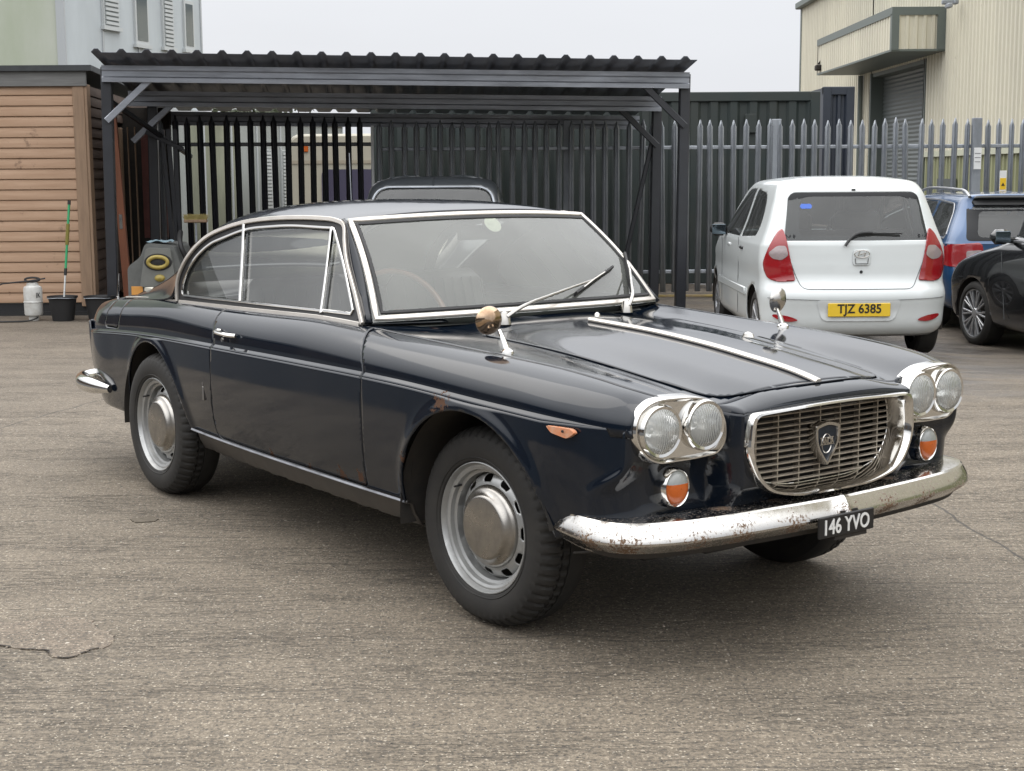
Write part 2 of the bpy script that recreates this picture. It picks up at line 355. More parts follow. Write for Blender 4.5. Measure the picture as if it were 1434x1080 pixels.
CT = R_(90)-2.50068
car = empty('vintage_coupe', (.476, 4.937, 0), CT, 'worn dark blue vintage coupe with twin round headlights on the concrete yard', 'car')

Kf = pchip([-3.52, -3.35, -3.0, -2.7, -2.48, -2.1, -1.75, -1.0, -.3, .2, .47, .62, .69, .74], [[.575, .664], [.625, .668], [.662, .690], [.686, .707], [.705, .717], [.738, .729], [.764, .737], [.792, .748], [.800, .748], [.789, .730], [.773, .720], [.738, .711], [.708, .708], [.70, .706]])
Bf = pchip([-3.52, -3.45, -3.3, -3.1, -2.9, -2.3, -1.74, -1.356, -1.03, -.75, -.5, -.18, .13, .33, .48, .6, .69, .74], [[.50, .70], [.525, .765], [.54, .806], [.556, .826], [.575, .838], [.645, .862], [.668, .874], [.677, .882], [.680, .888], [.677, .882], [.672, .871], [.664, .858], [.652, .845], [.643, .834], [.638, .820], [.628, .804], [.60, .789], [.59, .787]])
offz = pchip([.22, .30, .345, .45, .55, .65, .76], [-.075, -.055, -.038, -.010, .005, .012, .012])
ARF, ARR = (.04, .308, .385), (-2.47, .308, .372)
def archbump(x, z):
    o = 0
    for (cx, cz, r) in (ARF, ARR):
        rho = np.hypot(x-cx, z-cz)-r; o = o+.012*np.exp(-((rho-.004)/.026)**2)
    return o
# upper side: from crease up to belt / fender ridge
xs = np.concatenate([np.linspace(-3.52, -.9, 130), np.linspace(-.88, .69, 110)]); ts = np.linspace(0, 1, 18)
kk, bb = Kf(xs), Bf(xs); U = np.zeros((len(xs), len(ts)+2, 3))
for j, t in enumerate(ts):
    a = t*math.pi/2; U[:, j+2, 0] = xs
    U[:, j+2, 1] = kk[:, 0]+(bb[:, 0]-kk[:, 0])*(1-math.cos(a)); U[:, j+2, 2] = kk[:, 1]+(bb[:, 1]-kk[:, 1])*math.sin(a)
fade = np.clip((.62-xs)/.22, 0, 1); U[:, 2:, 1] -= (.003*fade)[:, None]*np.linspace(1, 0, 18)[None, :]
U[:, 0, 0] = U[:, 1, 0] = xs
U[:, 0, 1] = kk[:, 0]+.012*fade; U[:, 0, 2] = kk[:, 1]-.014*fade
U[:, 1, 1] = kk[:, 0]+.0045*fade; U[:, 1, 2] = kk[:, 1]-.007*fade
m_ = xs > .62; U[m_, 0, 1] = kk[m_, 0]+.0015; U[m_, 0, 2] = kk[m_, 1]-.022; U[m_, 1, 1] = kk[m_, 0]+.0015
Ug = G.grid(U).orient((-1.3, 0, .5))
# lower wall: wraps from tail round the side to the nose centre
def contour(z):
    f = float(np.clip((z-.49)/.13, 0, 1)); f = f*f*(3-2*f)
    rf = .11*(1-f)+.02*f; xfp = .655+.026*f      # front plane behind lamps, corner radius
    zz = float(offz(z)); P = []
    for x in np.linspace(-3.44, xfp-rf, 300): P.append((x, float(Kf(x)[0])+zz*float(np.clip((.62-x)/.22, 0, 1))))
    y1 = P[-1][1]; ye = min(y1, .72)
    rear = []
    for a in np.linspace(0, math.pi/2, 12)[:-1]: rear.append((-3.44-.11*math.cos(a), P[0][1]-.10+.10*math.sin(a)))
    rear = [(-3.55, y) for y in np.linspace(0, P[0][1]-.10, 12)[:-1]]+rear
    nose = []
    for a in np.linspace(0, math.pi/2, 14)[1:]: nose.append((xfp-rf+rf*math.sin(a), y1-rf+rf*math.cos(a)))
    y0 = nose[-1][1]; k = 100
    for i in range(1, k+1):
        y = y0*(1-i/k); s = float(np.clip((.402-y)/.045, 0, 1)); s = s*s*(3-2*s)
        zb = float(np.clip((z-.40)/.08, 0, 1))
        nose.append((xfp+(.765-xfp+.012*(1-(y/.34)**2 if y < .34 else 0))*s*(.55+.45*zb), y))
    return rear, P, nose
zl = np.concatenate([np.linspace(0, 1, 40)]); rows = []
for t in zl:
    z0 = .345+(.735-.345)*t; r_, P_, n_ = contour(z0); row = []
    for (x, y) in r_: row.append((x, y, .33+(float(Kf(-3.5)[1])+.03-.33)*t))
    for (x, y) in P_:
        zt = float(Kf(x)[1])-.014*min(max((.62-x)/.22, 0), 1); zbm = .345-.05*min(max((-2.75-x)/.3, 0), 1)+.06*min(max((x-.35)/.2, 0), 1)
        row.append((x, y, zbm+(zt-zbm)*t))
    zt0 = row[-1][2]
    for i, (x, y) in enumerate(n_):
        # top of the front face: lamp pods reach .785, nose reaches the bonnet lip
        top = float(np.interp(y, [.40, .47, .556, .645, .680, .698, .72], [.74, .778, .786, .780, .758, .735, .70]))
        if y <= .46: s = float(np.clip((.46-y)/.09, 0, 1)); s = s*s*(3-2*s); top = .778+( .728+.012*(1-(y/.34)**2 if y < .34 else 0) -.778)*s
        row.append((x, y, .405+(top-.405)*t))
    rows.append(row)
Wp = np.array(rows); Wp[:, :, 1] += np.where(Wp[:, :, 0] < .6, archbump(Wp[:, :, 0], Wp[:, :, 2]), 0)*np.where(Wp[:, :, 1] > .5, 1, 0)
Wg = G.grid(Wp).orient((-1.3, 0, .5))
x_, y_, z_ = Wg.V.T
Wg = Wg.clip(np.where(y_ > .45, np.hypot(x_-ARF[0], z_-ARF[1])-ARF[2], 1)); x_, y_, z_ = Wg.V.T
Wg = Wg.clip(np.where(y_ > .45, np.hypot(x_-ARR[0], z_-ARR[1])-ARR[2], 1))
# grille and lamp openings
for hy_, hz_, hr_ in ((.622, .700, .072), (.463, .705, .070)):
    x_, y_, z_ = Wg.V.T; Wg = Wg.clip(np.where(x_ > .6, np.hypot(y_-hy_, z_-hz_)-hr_, 1))
GO = smooth_path(roundpoly([(-.352, .728), (0, .742), (.352, .728), (.368, .60), (.305, .50), (.17, .468), (-.17, .468), (-.305, .50), (-.368, .60)], [.03, .2, .03, .08, .08, .08, .08, .08, .08]), 90, True)
GO = np.array([(p[0]*.955, .609+(p[1]-.607)*.95) for p in GO])
x_, y_, z_ = Wg.V.T; Wg = Wg.clip(np.where(x_ > .62, -sdpoly(y_, z_, GO)+0*x_-.004, 1))
# bonnet / scuttle / boot: from centre to ridge
def deck_front(x):
    zc = pchip([-.8, -.55, -.33, .04, .40, .713, .79], [.897, .892, .880, .862, .826, .774, .750])
    zh = pchip([-.8, -.38, -.2, 0, .2, .4, .6, .69, .79], [.876, .862, .853, .840, .820, .795, .767, .750, .722])
    return zc(x), zh(x)
dx = np.linspace(-.80, .69, 120); Dp_ = []
for i, x in enumerate(dx):
    c, h = deck_front(x); yb, zb = Bf(x); h = float(h); c = float(c)
    f = pchip([-.2, 0, .2, .40, .53, yb-.012, yb+.05], [c-(c-h)*.2, c, c-(c-h)*.2, h, h+.70*(zb-h), zb, zb])
    yy = np.concatenate([np.linspace(0, .5, 34), np.linspace(.5, 1, 20)[1:]])*yb; Dp_.append(np.stack([np.full(len(yy), x), yy, f(yy)], 1))
Dg = G.grid(np.array(Dp_)).orient((-.3, 0, 0))
# nose lip in front of x=.69, between the lamps
NP = []; ya = np.linspace(0, .47, 90)
for t in np.linspace(0, 1, 16):
    r = []
    for y in ya:
        c, h = deck_front(.69); c = float(c); h = float(h); yb, zb = Bf(.69)
        f = pchip([-.2, 0, .2, .40, .53, yb-.012, yb+.05], [c-(c-h)*.2, c, c-(c-h)*.2, h, h+.70*(zb-h), zb, zb]); z0 = float(f(y))
        s = float(np.clip((.402-y)/.045, 0, 1)); s = s*s*(3-2*s); xe = .673+(.765-.673+.012*(1-(y/.34)**2 if y < .34 else 0))*s
        s2 = float(np.clip((.46-y)/.09, 0, 1)); s2 = s2*s2*(3-2*s2); ze = .778+(.728+.012*(1-(y/.34)**2 if y < .34 else 0)-.778)*s2
        a = t*math.pi/2; r.append((.69+(xe-.69)*math.sin(a), y, z0+(ze-z0)*(1-math.cos(a))))
    NP.append(r)
Ng = G.grid(np.array(NP)).orient((.3, 0, .4))
x_, y_, z_ = Dg.V.T; Dg = Dg.clip(x_-(-.575-.15*(y_/.635)**2))
# bonnet panel outline in plan
HB = roundpoly([(-.385, -.44), (-.06, -.425), (.35, -.40), (.645, -.372), (.705, -.2), (.722, 0), (.705, .2), (.645, .372), (.35, .40), (-.06, .425), (-.385, .44), (-.345, 0)], [.05, .1, .2, .075, .2, .3, .2, .075, .2, .1, .05, .5], 8)
DN = Dg.copy().add(Ng); DN = DN.both()
sdh = sdpoly(DN.V[:, 0], DN.V[:, 1], HB)
hood = DN.copy().clip(sdh-.003); hood.V[:, 2] += .004
deck = DN.clip(-sdh-.003)
# door outline (x, z)
DO = roundpoly([(-.76, .91), (-.61, .862), (-.538, .745), (-.553, .53), (-.590, .352), (-1.815, .352), (-1.762, .60), (-1.750, .747), (-1.775, .82), (-1.80, .91)], [.01, .09, .05, .1, .02, .05, .1, .05, .05, .01])
def split(g, poly, gap=.003, cond=None):
    s = sdpoly(g.V[:, 0], g.V[:, 2], poly)
    if cond is not None: s = np.where(cond(g.V), s, -1)
    a = g.copy().clip(s-gap); s2 = s; b = g.copy().clip(-s2-gap); return a, b
dU, bU = split(Ug, DO); dW, bW = split(Wg, DO, cond=lambda V: V[:, 1] > .4)
FO = roundpoly([(-3.17, .695), (-3.15, .82), (-2.95, .835), (-2.97, .70)], .02)
fU, bU = split(bU, FO)
door_r = dU.copy().add(dW); body = bU.copy().add(bW); body = body.both().add(deck)
# boot lid and tail
bx = np.linspace(-3.52, -2.3, 40); BP = []
for x in bx:
    yb, zb = Bf(x); zc = float(pchip([-3.52, -3.4, -3.0, -2.3], [.72, .80, .875, .885])(x)); yy = np.linspace(0, 1, 16)
    BP.append(np.stack([np.full(16, x), yy*yb, zb+(zc-zb)*(1-yy**2.2)], 1))
body.add(G.grid(np.array(BP)).orient((-2.8, 0, 0)).both())
rt = []
for t in np.linspace(0, 1, 6): rt.append([(-3.55+.03*t, y*(.575-.05*t), .60+.12*t) for y in np.linspace(0, 1, 14)])
body.add(G.grid(np.array(rt)).orient((-2, 0, .5)).both())
bo = link('body', body, paint, car, 21, sol=.008, weld=True)
hd = link('bonnet', hood, paint, car, 32, sol=.006, weld=True)
for sgn, gg in ((-1, door_r.mir()), (1, door_r)):
    dr = link('door', gg, paint, car, 21, sol=.01, weld=True)
    s = sgn
    # handle
    h = G(); hx0, hx1 = -1.70, -1.53; yk = .798
    h.add(tube(smooth_path([(hx0, s*.755, .792), (hx0+.01, s*.782, .794), (hx1-.03, s*.794, .790), (hx1, s*.775, .788)], 14), .008, 8))
    h.add(box((hx0+.01, s*.762, .793), (.035, .014, .02), .004))
    link('door_handle', h, chrome, dr)
    kh = lathe([(0, .006), (.008, .006), (.008, 0)], 12, 'y').sc((1, s, 1)).mv((-1.63, s*.778, .765)); link('keyhole', kh, chrome_d, dr)
    link('fuel_flap' if s < 0 else 'blank_flap', (fU.mir() if s < 0 else fU.copy()), paint, car, 32, sol=.008)
# dark lining right behind the panel gaps
lin = G()
for X0, X1, off in ((-3.4, -.0, .03),):
    xx = np.linspace(X0, .3, 60); Q = []
    for x in xx:
        k0, b0 = Kf(x), Bf(x); Q.append([(x, k0[0]-.06, .36), (x, k0[0]-.03, .55), (x, k0[0]-.03, k0[1]), (x, b0[0]-.01, b0[1]-.02)])
    Q = G.grid(np.array(Q)); x_, y_, z_ = Q.V.T
    Q = Q.clip(np.minimum(np.hypot(x_-ARF[0], z_-ARF[1])-ARF[2]-.02, np.hypot(x_-ARR[0], z_-ARR[1])-ARR[2]-.02)); lin.add(Q.both())
hq = DN.copy() if False else None
hl = G.grid(np.array(Dp_)); hl.V[:, 2] -= .03; lin.add(hl.clip(hl.V[:, 0]+.45).both())
link('inner_panel', lin, dark, car, None)
# rocker and underside
rk = []; xx = np.linspace(-2.09, -.34, 80)
for i, x in enumerate(xx):
    j = .0018*math.sin(x*37)+.0014*math.sin(x*91+1); rk.append([(x, Kf(x)[0]-.040, .350), (x, Kf(x)[0]-.030, .346), (x, Kf(x)[0]-.030, .338), (x, Kf(x)[0]-.052, .334), (x, Kf(x)[0]-.062, .30), (x, Kf(x)[0]-.085, .262+j), (x, Kf(x)[0]-.10, .256+j)])
link('sill_panel', G.grid(np.array(rk)).orient((-1.2, 0, .5)).both(), rocker_m, car, 25, sol=.006)
st = G()
for s in (-1, 1):
    st.add(sweep([(x, s*(Kf(x)[0]-.026), .346) for x in np.linspace(-2.09, -.345, 60)], rectp(.009, .006), up=(0, s, .6)))
link('sill_strip', st, mat('sill_alloy', (.30, .31, .34), .4, .5, var=.6, vscale=8), car)
# wheel wells
ww = G()
for (cx, cz, r) in (ARF, ARR):
    th = np.linspace(.07*math.pi, 1.03*math.pi, 30); yo = float(Kf(cx)[0])-.0
    w_ = [[(cx+(r+.012)*math.cos(a), y, cz+(r+.012)*math.sin(a)) for a in th] for y in (.42, yo-.01)]
    ww = G(); ww.add(G.grid(np.array(w_))); ww.add(G([(cx, .42, cz)]+[(cx+(r+.012)*math.cos(a), .42, cz+(r+.012)*math.sin(a)) for a in th], [(0, i, i+1) for i in range(1, 30)])); link('wheel_well', ww.copy(), dark, car, 40, weld=True); link('wheel_well', ww.mir(), dark, car, 40, weld=True)

un = box2((-2.05, -.64, .26), (-.38, .64, .31)).add(box2((-3.45, -.52, .30), (-2.86, .52, .36))).add(box2((-2.9, -.40, .24), (.40, .40, .42))).add(box2((.40, -.36, .30), (.62, .36, .38)))
link('underbody', un, dark, car, None)
# front valance below the bumper
vl = []
for y in np.linspace(-.66, .66, 40):
    r = abs(y)/.66; xf = .70-.18*r**4; vl.append([(xf+.02, y, .42), (xf+.01, y, .36), (xf-.04, y, .325+.0*r), (xf-.14, y, .30)])
link('front_valance', G.grid(np.array(vl)).orient((0, 0, .4)), dark, car, 40, sol=.006)
# nearside front indicator repeaters
for s in (-1, 1):
    rp = G(); P = roundpoly([(.430, .700), (.525, .700), (.540, .690), (.51, .672), (.45, .682)], .008)
    g = prism(P, 0, .014, 1); g.V[:, :3] = g.V[:, [0, 1, 2]]
    yk = Kf(.48)[0]+.012; g.V[:, 1] = s*(yk-.004+g.V[:, 1]-(g.V[:, 0]-.48)*.13)
    rpo = link('side_repeater', g, orange_old, car, 20, rec=True)
    link('screw', lathe([(0, .003), (.004, .003), (.004, 0)], 8).sc((1, s, 1)).mv((.50, s*(yk+.010), .692)), rubber, rpo)
# ---- greenhouse
kx = pchip([-2.33, -2.1, -1.8, -1.4, -1.09, -.98, -.84, -.70], [.06, .20, .275, .32, .40, .43, .43, .42])
Yb = pchip([-2.40, -2.33, -2.1, -1.74, -1.356, -1.03, -.75, -.64], [.643, .645, .654, .668, .677, .681, .677, .675])
def ys(x, z): return Yb(x)-(np.asarray(z)-.885)*kx(x)
drip = np.array([(-.742, .888), (-.841, .976), (-.98, 1.093), (-1.03, 1.155), (-1.07, 1.215), (-1.13, 1.232), (-1.28, 1.238), (-1.44, 1.236), (-1.62, 1.228), (-1.80, 1.212), (-1.97, 1.183), (-2.10, 1.146), (-2.20, 1.09), (-2.28, 1.02), (-2.325, .95), (-2.325, .865)])
dripS = smooth_path(drip, 90)
bel = np.array([(-2.30, .864), (-1.74, .876), (-1.356, .884), (-1.03, .890), (-.76, .885)])
outl = np.vstack([dripS, smooth_path(bel, 40)[1:-1]])
def win_grid():
    xx = np.linspace(-2.36, -.60, 150); zz = np.linspace(.84, 1.26, 46); X, Z = np.meshgrid(xx, zz, indexing='ij')
    return G.grid(np.stack([X, ys(X, Z), Z], -1)).orient((-1.4, 0, 1))
wg = win_grid(); s0 = sdpoly(wg.V[:, 0], wg.V[:, 2], outl)
WO = roundpoly([(-.820, .916), (-1.108, 1.182), (-1.13, 1.204), (-1.44, 1.208), (-1.78, 1.188), (-2.08, 1.118), (-2.20, 1.045), (-2.275, .95), (-2.285, .893), (-1.70, .905), (-1.2, .912), (-.95, .915)], [.02, .03, .03, .1, .1, .12, .08, .05, .02, .1, .1, .1])
s1 = sdpoly(wg.V[:, 0], wg.V[:, 2], WO)
fr = wg.copy().clip(np.minimum(s0+.004, -s1)); link('window_surround', fr.both(), rubber, car, 30, sol=.02)
for s in (-1, 1):
    for nm, x0, x1, tt in (('quarter_light', -.60, -.96, -.155), ('door_window', -.975, -1.735, 0), ('rear_side_window', -1.755, -2.4, 0)):
        gg = win_grid(); sw = sdpoly(gg.V[:, 0], gg.V[:, 2], WO)+.004; lean = (gg.V[:, 2]-.9)
        e0 = {-.60: 9, -.975: -1.03, -1.755: -1.69}[x0]; e1 = {-.96: -1.03, -1.735: -1.69, -2.4: -9}[x1]
        sh0 = -.37 if e0 == -1.03 else -.38; sh1 = -.37 if e1 == -1.03 else -.38
        c0 = (e0+sh0*lean)-gg.V[:, 0] if e0 < 5 else 1; c1 = gg.V[:, 0]-(e1+sh1*lean) if e1 > -5 else 1
        gg = gg.clip(np.minimum(sw, np.minimum(c0, c1))); gg.V[:, 1] -= .010
        if s < 0: gg = gg.mir()
        link(nm, gg, gl_sd, car, 30)
def side_tube(P, r, off=0, s=-1, flat=None):
    P = np.array(P); Q = np.stack([P[:, 0], s*(ys(P[:, 0], P[:, 1])+off), P[:, 1]], 1)
    return sweep(Q, flat or circ(r, 8), up=(0, s, .25))
for s in (-1, 1):
    link('drip_rail', side_tube(dripS, 0, .006, s, rectp(.017, .012)), trimw, car)
    wp = resample(WO, 140, True); Q = np.stack([wp[:, 0], s*(ys(wp[:, 0], wp[:, 1])+.002), wp[:, 1]], 1)
    fo = link('window_frame', sweep(Q, rectp(.011, .010), up=(0, s, .25), closed=True), chrome, car)
    for xb, sh in ((-1.03, -.37), (-1.69, -.38)):
        zz = np.linspace(.905, 1.205, 8); pr = side_tube(np.stack([xb+sh*(zz-.9), zz], 1), 0, .004, s, rectp(.011 if xb > -1.2 else .016, .014))
        link('window_post', pr, chrome, fo)
    bp_ = side_tube(smooth_path(bel, 40), 0, .004, s, rectp(.016, .010)); link('belt_moulding', bp_, trimw, car)
    # crease behind the side window, strip along the rear wing
    xx = np.linspace(-3.12, -2.36, 30); P = [(x, s*(Bf(x)[0]-.004), Bf(x)[1]+.003) for x in xx]; link('wing_strip', sweep(P, rectp(.013, .010), up=(0, 0, 1)), trimw, car)
# windscreen
def wsx(u, v):   # u -1..1 across, v 0..1 up
    yb_, yt_ = .655*u, .548*u; xb_ = -.565-.15*(abs(u))**2.2; xt_ = -.985-.075*abs(u)**2.2
    zb_ = .905-.012*u*u; zt_ = 1.258-.018*u*u; bow = .018*math.sin(math.pi*v)
    return (xb_+(xt_-xb_)*v+bow, yb_+(yt_-yb_)*v, zb_+(zt_-zb_)*v+bow*.8)
def wsp(m=0.0, n=30):     # outline inset by m
    a = 1-m/.60; v0, v1 = m/.40, 1-m/.40; P = []
    P += [wsx(u, v0) for u in np.linspace(-a, a, n)]; P += [wsx(a, v) for v in np.linspace(v0, v1, 12)[1:]]
    P += [wsx(u, v1) for u in np.linspace(a, -a, n)[1:]]; P += [wsx(-a, v) for v in np.linspace(v1, v0, 12)[1:-1]]; return np.array(P)
Wn = np.array([.72, 0, .7])
link('windscreen', G.grid(np.array([[wsx(u, v) for v in np.linspace(0, 1, 14)] for u in np.linspace(-1, 1, 40)])).orient((-1.5, 0, .8)), gl_ws, car)
def rnd_closed(P, r=.03):
    return P
pw = wsp(.012); up = np.array([(.72, y*.55, .7) for y in pw[:, 1]])
link('windscreen_frame', sweep(pw, rectp(.020, .014), up=up, closed=True), trimw, car)
pw = wsp(.030); link('windscreen_seal', sweep(pw, rectp(.014, .010), up=np.array([(.72, y*.55, .7) for y in pw[:, 1]]), closed=True), rubber, car)
# A pillars (paint between screen frame and drip rail), both sides
ap = G(); n = 16; P = []
Dm = [(-.742, .888), (-.841, .976), (-.98, 1.093), (-1.03, 1.155), (-1.07, 1.215), (-1.11, 1.229)]; Dm = smooth_path(Dm, n)
for i in range(n):
    a = np.array(wsx(1.0, i/(n-1)*.98)); d = np.array([Dm[i][0], ys(Dm[i][0], Dm[i][1]), Dm[i][1]])
    mid = (a+d)/2+np.array([.010, .012, .006]); P.append([a, a*.6+mid*.4+np.array([.003, .004, .002]), mid, d*.6+mid*.4, d])
apg = G.grid(np.array(P)).orient((-1.4, 0, 1)); link('windscreen_pillar', apg.copy(), paint, car, 40, sol=.01); link('windscreen_pillar', apg.mir(), paint, car, 40, sol=.01)
# scuttle corner between screen foot, ridge and pillar
P = []
for t in np.linspace(0, 1, 12):
    a = np.array([-.60-.12*t*t-.0, .40+.25*t, .893-.004*t]); yb_, zb_ = Bf(-.62-.14*t)
    P.append([np.array([-.57-.15*((.40+.27*t)/.635)**2, .40+.27*t, .888]), np.array([-.60-.16*((.40+.27*t)/.635)**2, .40+.27*t+.01, .902])])
seg_ = G.grid(np.array(P)).orient((-1.2, 0, .5)); link('scuttle_edge', seg_.copy(), paint, car, 40, sol=.006); link('scuttle_edge', seg_.mir(), paint, car, 40, sol=.006)
# roof, rear pillars and rear window frame
Cn = pchip(range(9), [(-.985, 1.264), (-1.15, 1.284), (-1.45, 1.296), (-1.85, 1.290), (-2.2, 1.255), (-2.46, 1.19), (-2.70, 1.125), (-2.90, 1.01), (-3.10, .885)])
def dy(x, z): return (x, float(ys(x, z)), z)
Ef = pchip(range(9), [dy(-1.065, 1.232), dy(-1.17, 1.240), dy(-1.44, 1.243), dy(-1.80, 1.219), dy(-2.10, 1.153), dy(-2.29, 1.03), (-2.345, .647, .935), (-2.46, .642, .868), (-3.02, .562, .834)])
S = np.linspace(0, 8, 110); T = np.linspace(0, 1, 34); RP = []
for s_ in S:
    c = Cn(s_); e = Ef(s_); p = 2.7+min(max(s_-3, 0), 1)*.7+min(max(s_-4.6, 0), 1)*2.0; row = []
    for t in T:
        tt = math.sin(t*math.pi/2)
        xq = c[0]+(e[0]-c[0])*tt**2.2; row.append((xq, e[1]*tt, e[2]+(c[1]-e[2])*(1-tt**p)))
    RP.append(row)
RP = np.array(RP); st_ = np.stack(np.meshgrid(S, T, indexing='ij'), -1); RG = G.grid(np.concatenate([RP, st_], -1)).orient((-1.6, 0, .8))
RW = roundpoly([(4.75, -.1), (4.75, .50), (7.35, .56), (7.35, -.1)], .06)
sr = sdpoly(RG.V[:, 3], RG.V[:, 4], [(4.45, -1), (4.45, .40), (4.6, .44), (7.2, .46), (7.35, .42), (7.35, -1)])
rear = RG.copy().clip(sr); roof = RG.clip(-sr)
link('roof', roof.both(), paint, car, 32, sol=.018, mats=[paint, lining], weld=True)
rear.V = rear.V[:, :3]; link('rear_window', rear.both(), gl_rw, car)
# ---- bezels, lamps, grille, bumper
BZ = smooth_path([(.710, .700), (.705, .735), (.690, .762), (.645, .787), (.556, .792), (.471, .784), (.413, .758), (.381, .705), (.381, .65), (.408, .618), (.470, .609), (.56, .606), (.63, .608), (.674, .632), (.702, .670)], 100, True)
HL = [(.619, .700, .066), (.466, .704, .064)]
for s in (-1, 1):
    c = BZ.mean(0); kb = .965
    prof = [(1.0, .660), (1.012, .690), (1.006, .704), (.985, .712), (.955, .712), (.93, .704), (.90, .700)]
    rings = [[(x-(.012*((p[0]-c[0])*k/.16)), c[0]+(p[0]-c[0])*k*(1 if x < .665 else kb), c[1]+(p[1]-c[1])*(1+(k-1)*1.35)*(1 if x < .665 else kb)) for p in BZ] for k, x in prof]
    bz = G.grid(np.array(rings), cv=True).orient((.5, c[0], c[1]))
    # face plate with lamp holes
    yy = np.linspace(.36, .73, 80); zz = np.linspace(.59, .81, 50); Y, Z = np.meshgrid(yy, zz, indexing='ij')
    fp = G.grid(np.stack([.700-.0*Y, Y, Z], -1)); inner = np.array([(c[0]+(p[0]-c[0])*.905*kb, c[1]+(p[1]-c[1])*.872*kb) for p in BZ])
    sdf = sdpoly(fp.V[:, 1], fp.V[:, 2], inner)
    for hy, hz, hr in HL: sdf = np.minimum(sdf, np.hypot(fp.V[:, 1]-hy, fp.V[:, 2]-hz)-hr)
    fp = fp.clip(sdf); fp.V[:, 0] -= .012*(fp.V[:, 1]-c[0])/.16; fp.orient((.5, c[0], c[1])); bz.add(fp)
    if s < 0: bz = bz.mir()
    bzo = link('headlight_surround', bz, chrome, car, 40)
    for hy, hz, hr in HL:
        x0 = .700-.012*(hy-c[0])/.16
        ring = lathe([(hr-.004, .020), (hr+.004, .022), (hr+.008, .014), (hr+.008, -.004)], 40, 'x').mv((x0, s*hy, hz)).orient((x0-.1, s*hy, hz))
        hl = link('headlight', lathe([(hr+.002, .0), (hr*.9, -.02), (hr*.6, -.055), (hr*.25, -.07), (0, -.07)], 36, 'x').flip().mv((x0, s*hy, hz)), refl, bzo, 60)
        link('rim', ring, chrome, hl)
        link('lens', lathe([(hr, .014), (hr*.92, .022), (hr*.7, .031), (hr*.4, .037), (0.001, .039)], 36, 'x').mv((x0, s*hy, hz)), gl_lens, hl, 60)
        link('bulb', lathe([(0, -.015), (.009, -.02), (.014, -.03), (.01, -.06)], 14, 'x').mv((x0, s*hy, hz)), chrome_d, hl, 60)
    # indicator in a chrome cup
    iy, iz = .545, .532; ix = .688
    q = lathe([(.052, -.055), (.050, -.02), (.048, .004), (.044, .010), (.040, .006)], 36, 'x').sc((1, 1, 1.18)).mv((ix, s*iy, iz)).orient((ix-.05, s*iy, iz)); io = link('indicator', q, chrome, car, 60)
    pr = [(.040, .004), (.038, .012), (.030, .019), (.016, .023), (0.001, .024)]
    d = lathe(pr, 36, 'x').sc((1, 1, 1.18)); d.orient((-.1, 0, 0)); up_ = d.copy().clip(d.V[:, 2]-.013); lo = d.clip(-(d.V[:, 2]-.013))
    link('clear_lens', up_.mv((ix, s*iy, iz)), white_lens, io, 60); link('amber_lens', lo.mv((ix, s*iy, iz)), amber, io, 60)
# grille
gc = np.array([0, .61]); rings = []
for k, x, kz in ((1.03, .752, 1.045), (1.035, .775, 1.05), (1.02, .787, 1.03), (.99, .789, .985), (.975, .784, .965), (.955, .765, .92), (.925, .725, .875), (.915, .715, .865), (.905, .716, .855)):
    rings.append([(x+.012*(1-(p[0]/.36)**2), p[0]*k, .61+(p[1]-.61)*kz) for p in GO])
gr = link('grille_surround', G.grid(np.array(rings), cv=True).orient((.5, 0, .61)), chrome, car, 50)
gr.data.flip_normals() if False else None
GI = np.array([(p[0]*.915, .61+(p[1]-.61)*.865) for p in GO])
bars = G()
def span(P, v, ax):
    r = []; n = len(P)
    for i in range(n):
        a, b = P[i], P[(i+1) % n]
        if (a[ax]-v)*(b[ax]-v) < 0: t = (v-a[ax])/(b[ax]-a[ax]); r.append(a[1-ax]+t*(b[1-ax]-a[1-ax]))
    return (min(r), max(r)) if len(r) > 1 else None
for i in range(13):
    z = .506+i*.0180; sp = span(GI, z, 1)
    if sp:
        P = [(.712+.012*(1-(y/.36)**2), y, z) for y in np.linspace(sp[0], sp[1], 12)]; bars.add(sweep(P, rectp(.0042, .011), up=(1, 0, -.3)))
for i in range(-3, 4):
    y = i*.088; sp = span(GI, y, 0)
    if sp: bars.add(box2((.704, y-.0022, sp[0]), (.716+.010*(1-(y/.36)**2), y+.0022, sp[1])))
grille_m = mat('grille_bars', (.36, .32, .26), .45, .6, var=.5, vscale=20, col2=(.17, .14, .11))
link('grille_bars', bars, grille_m, gr, 30)
link('grille_backing', G.grid(np.array([[(.60, y, z) for z in (.44, .76)] for y in (-.4, .4)])).add(box2((.60, -.4, .44), (.69, .4, .452))), dark, gr, None)
SHD = 1.22*roundpoly([(-.043, .045), (0, .056), (.043, .045), (.040, -.005), (0, -.056), (-.040, -.005)], [.008, .02, .008, .04, .006, .04])
sb = G()
o1 = np.array(SHD); rg = [[(x, p[0]*k, .605+p[1]*k) for p in o1] for k, x in ((1, .72), (1, .752), (.97, .757), (.84, .757), (.80, .750))]
sb.add(G.grid(np.array(rg), cv=True).orient((.70, 0, .605))); shd = link('shield_badge', sb, chrome_d, gr, 30)
shf = mat('badge_blue', (.02, .028, .04), .35, .4, var=.4, vscale=60); pl = prism([(p[0]*.82, .605+p[1]*.82) for p in o1], .735, .7505, 0); link('badge_field', pl, shf, shd, 20)
def face_x(g, x, y, z, ry=0):   # text lying in xy -> facing +x
    V = g.V.copy(); g.V = np.stack([V[:, 2]+x, V[:, 0]+y, V[:, 1]+z], 1); return g
bt = face_x(text_g('LANCIA', .026, .0012, .60, .0010), .7535, 0, .6115)
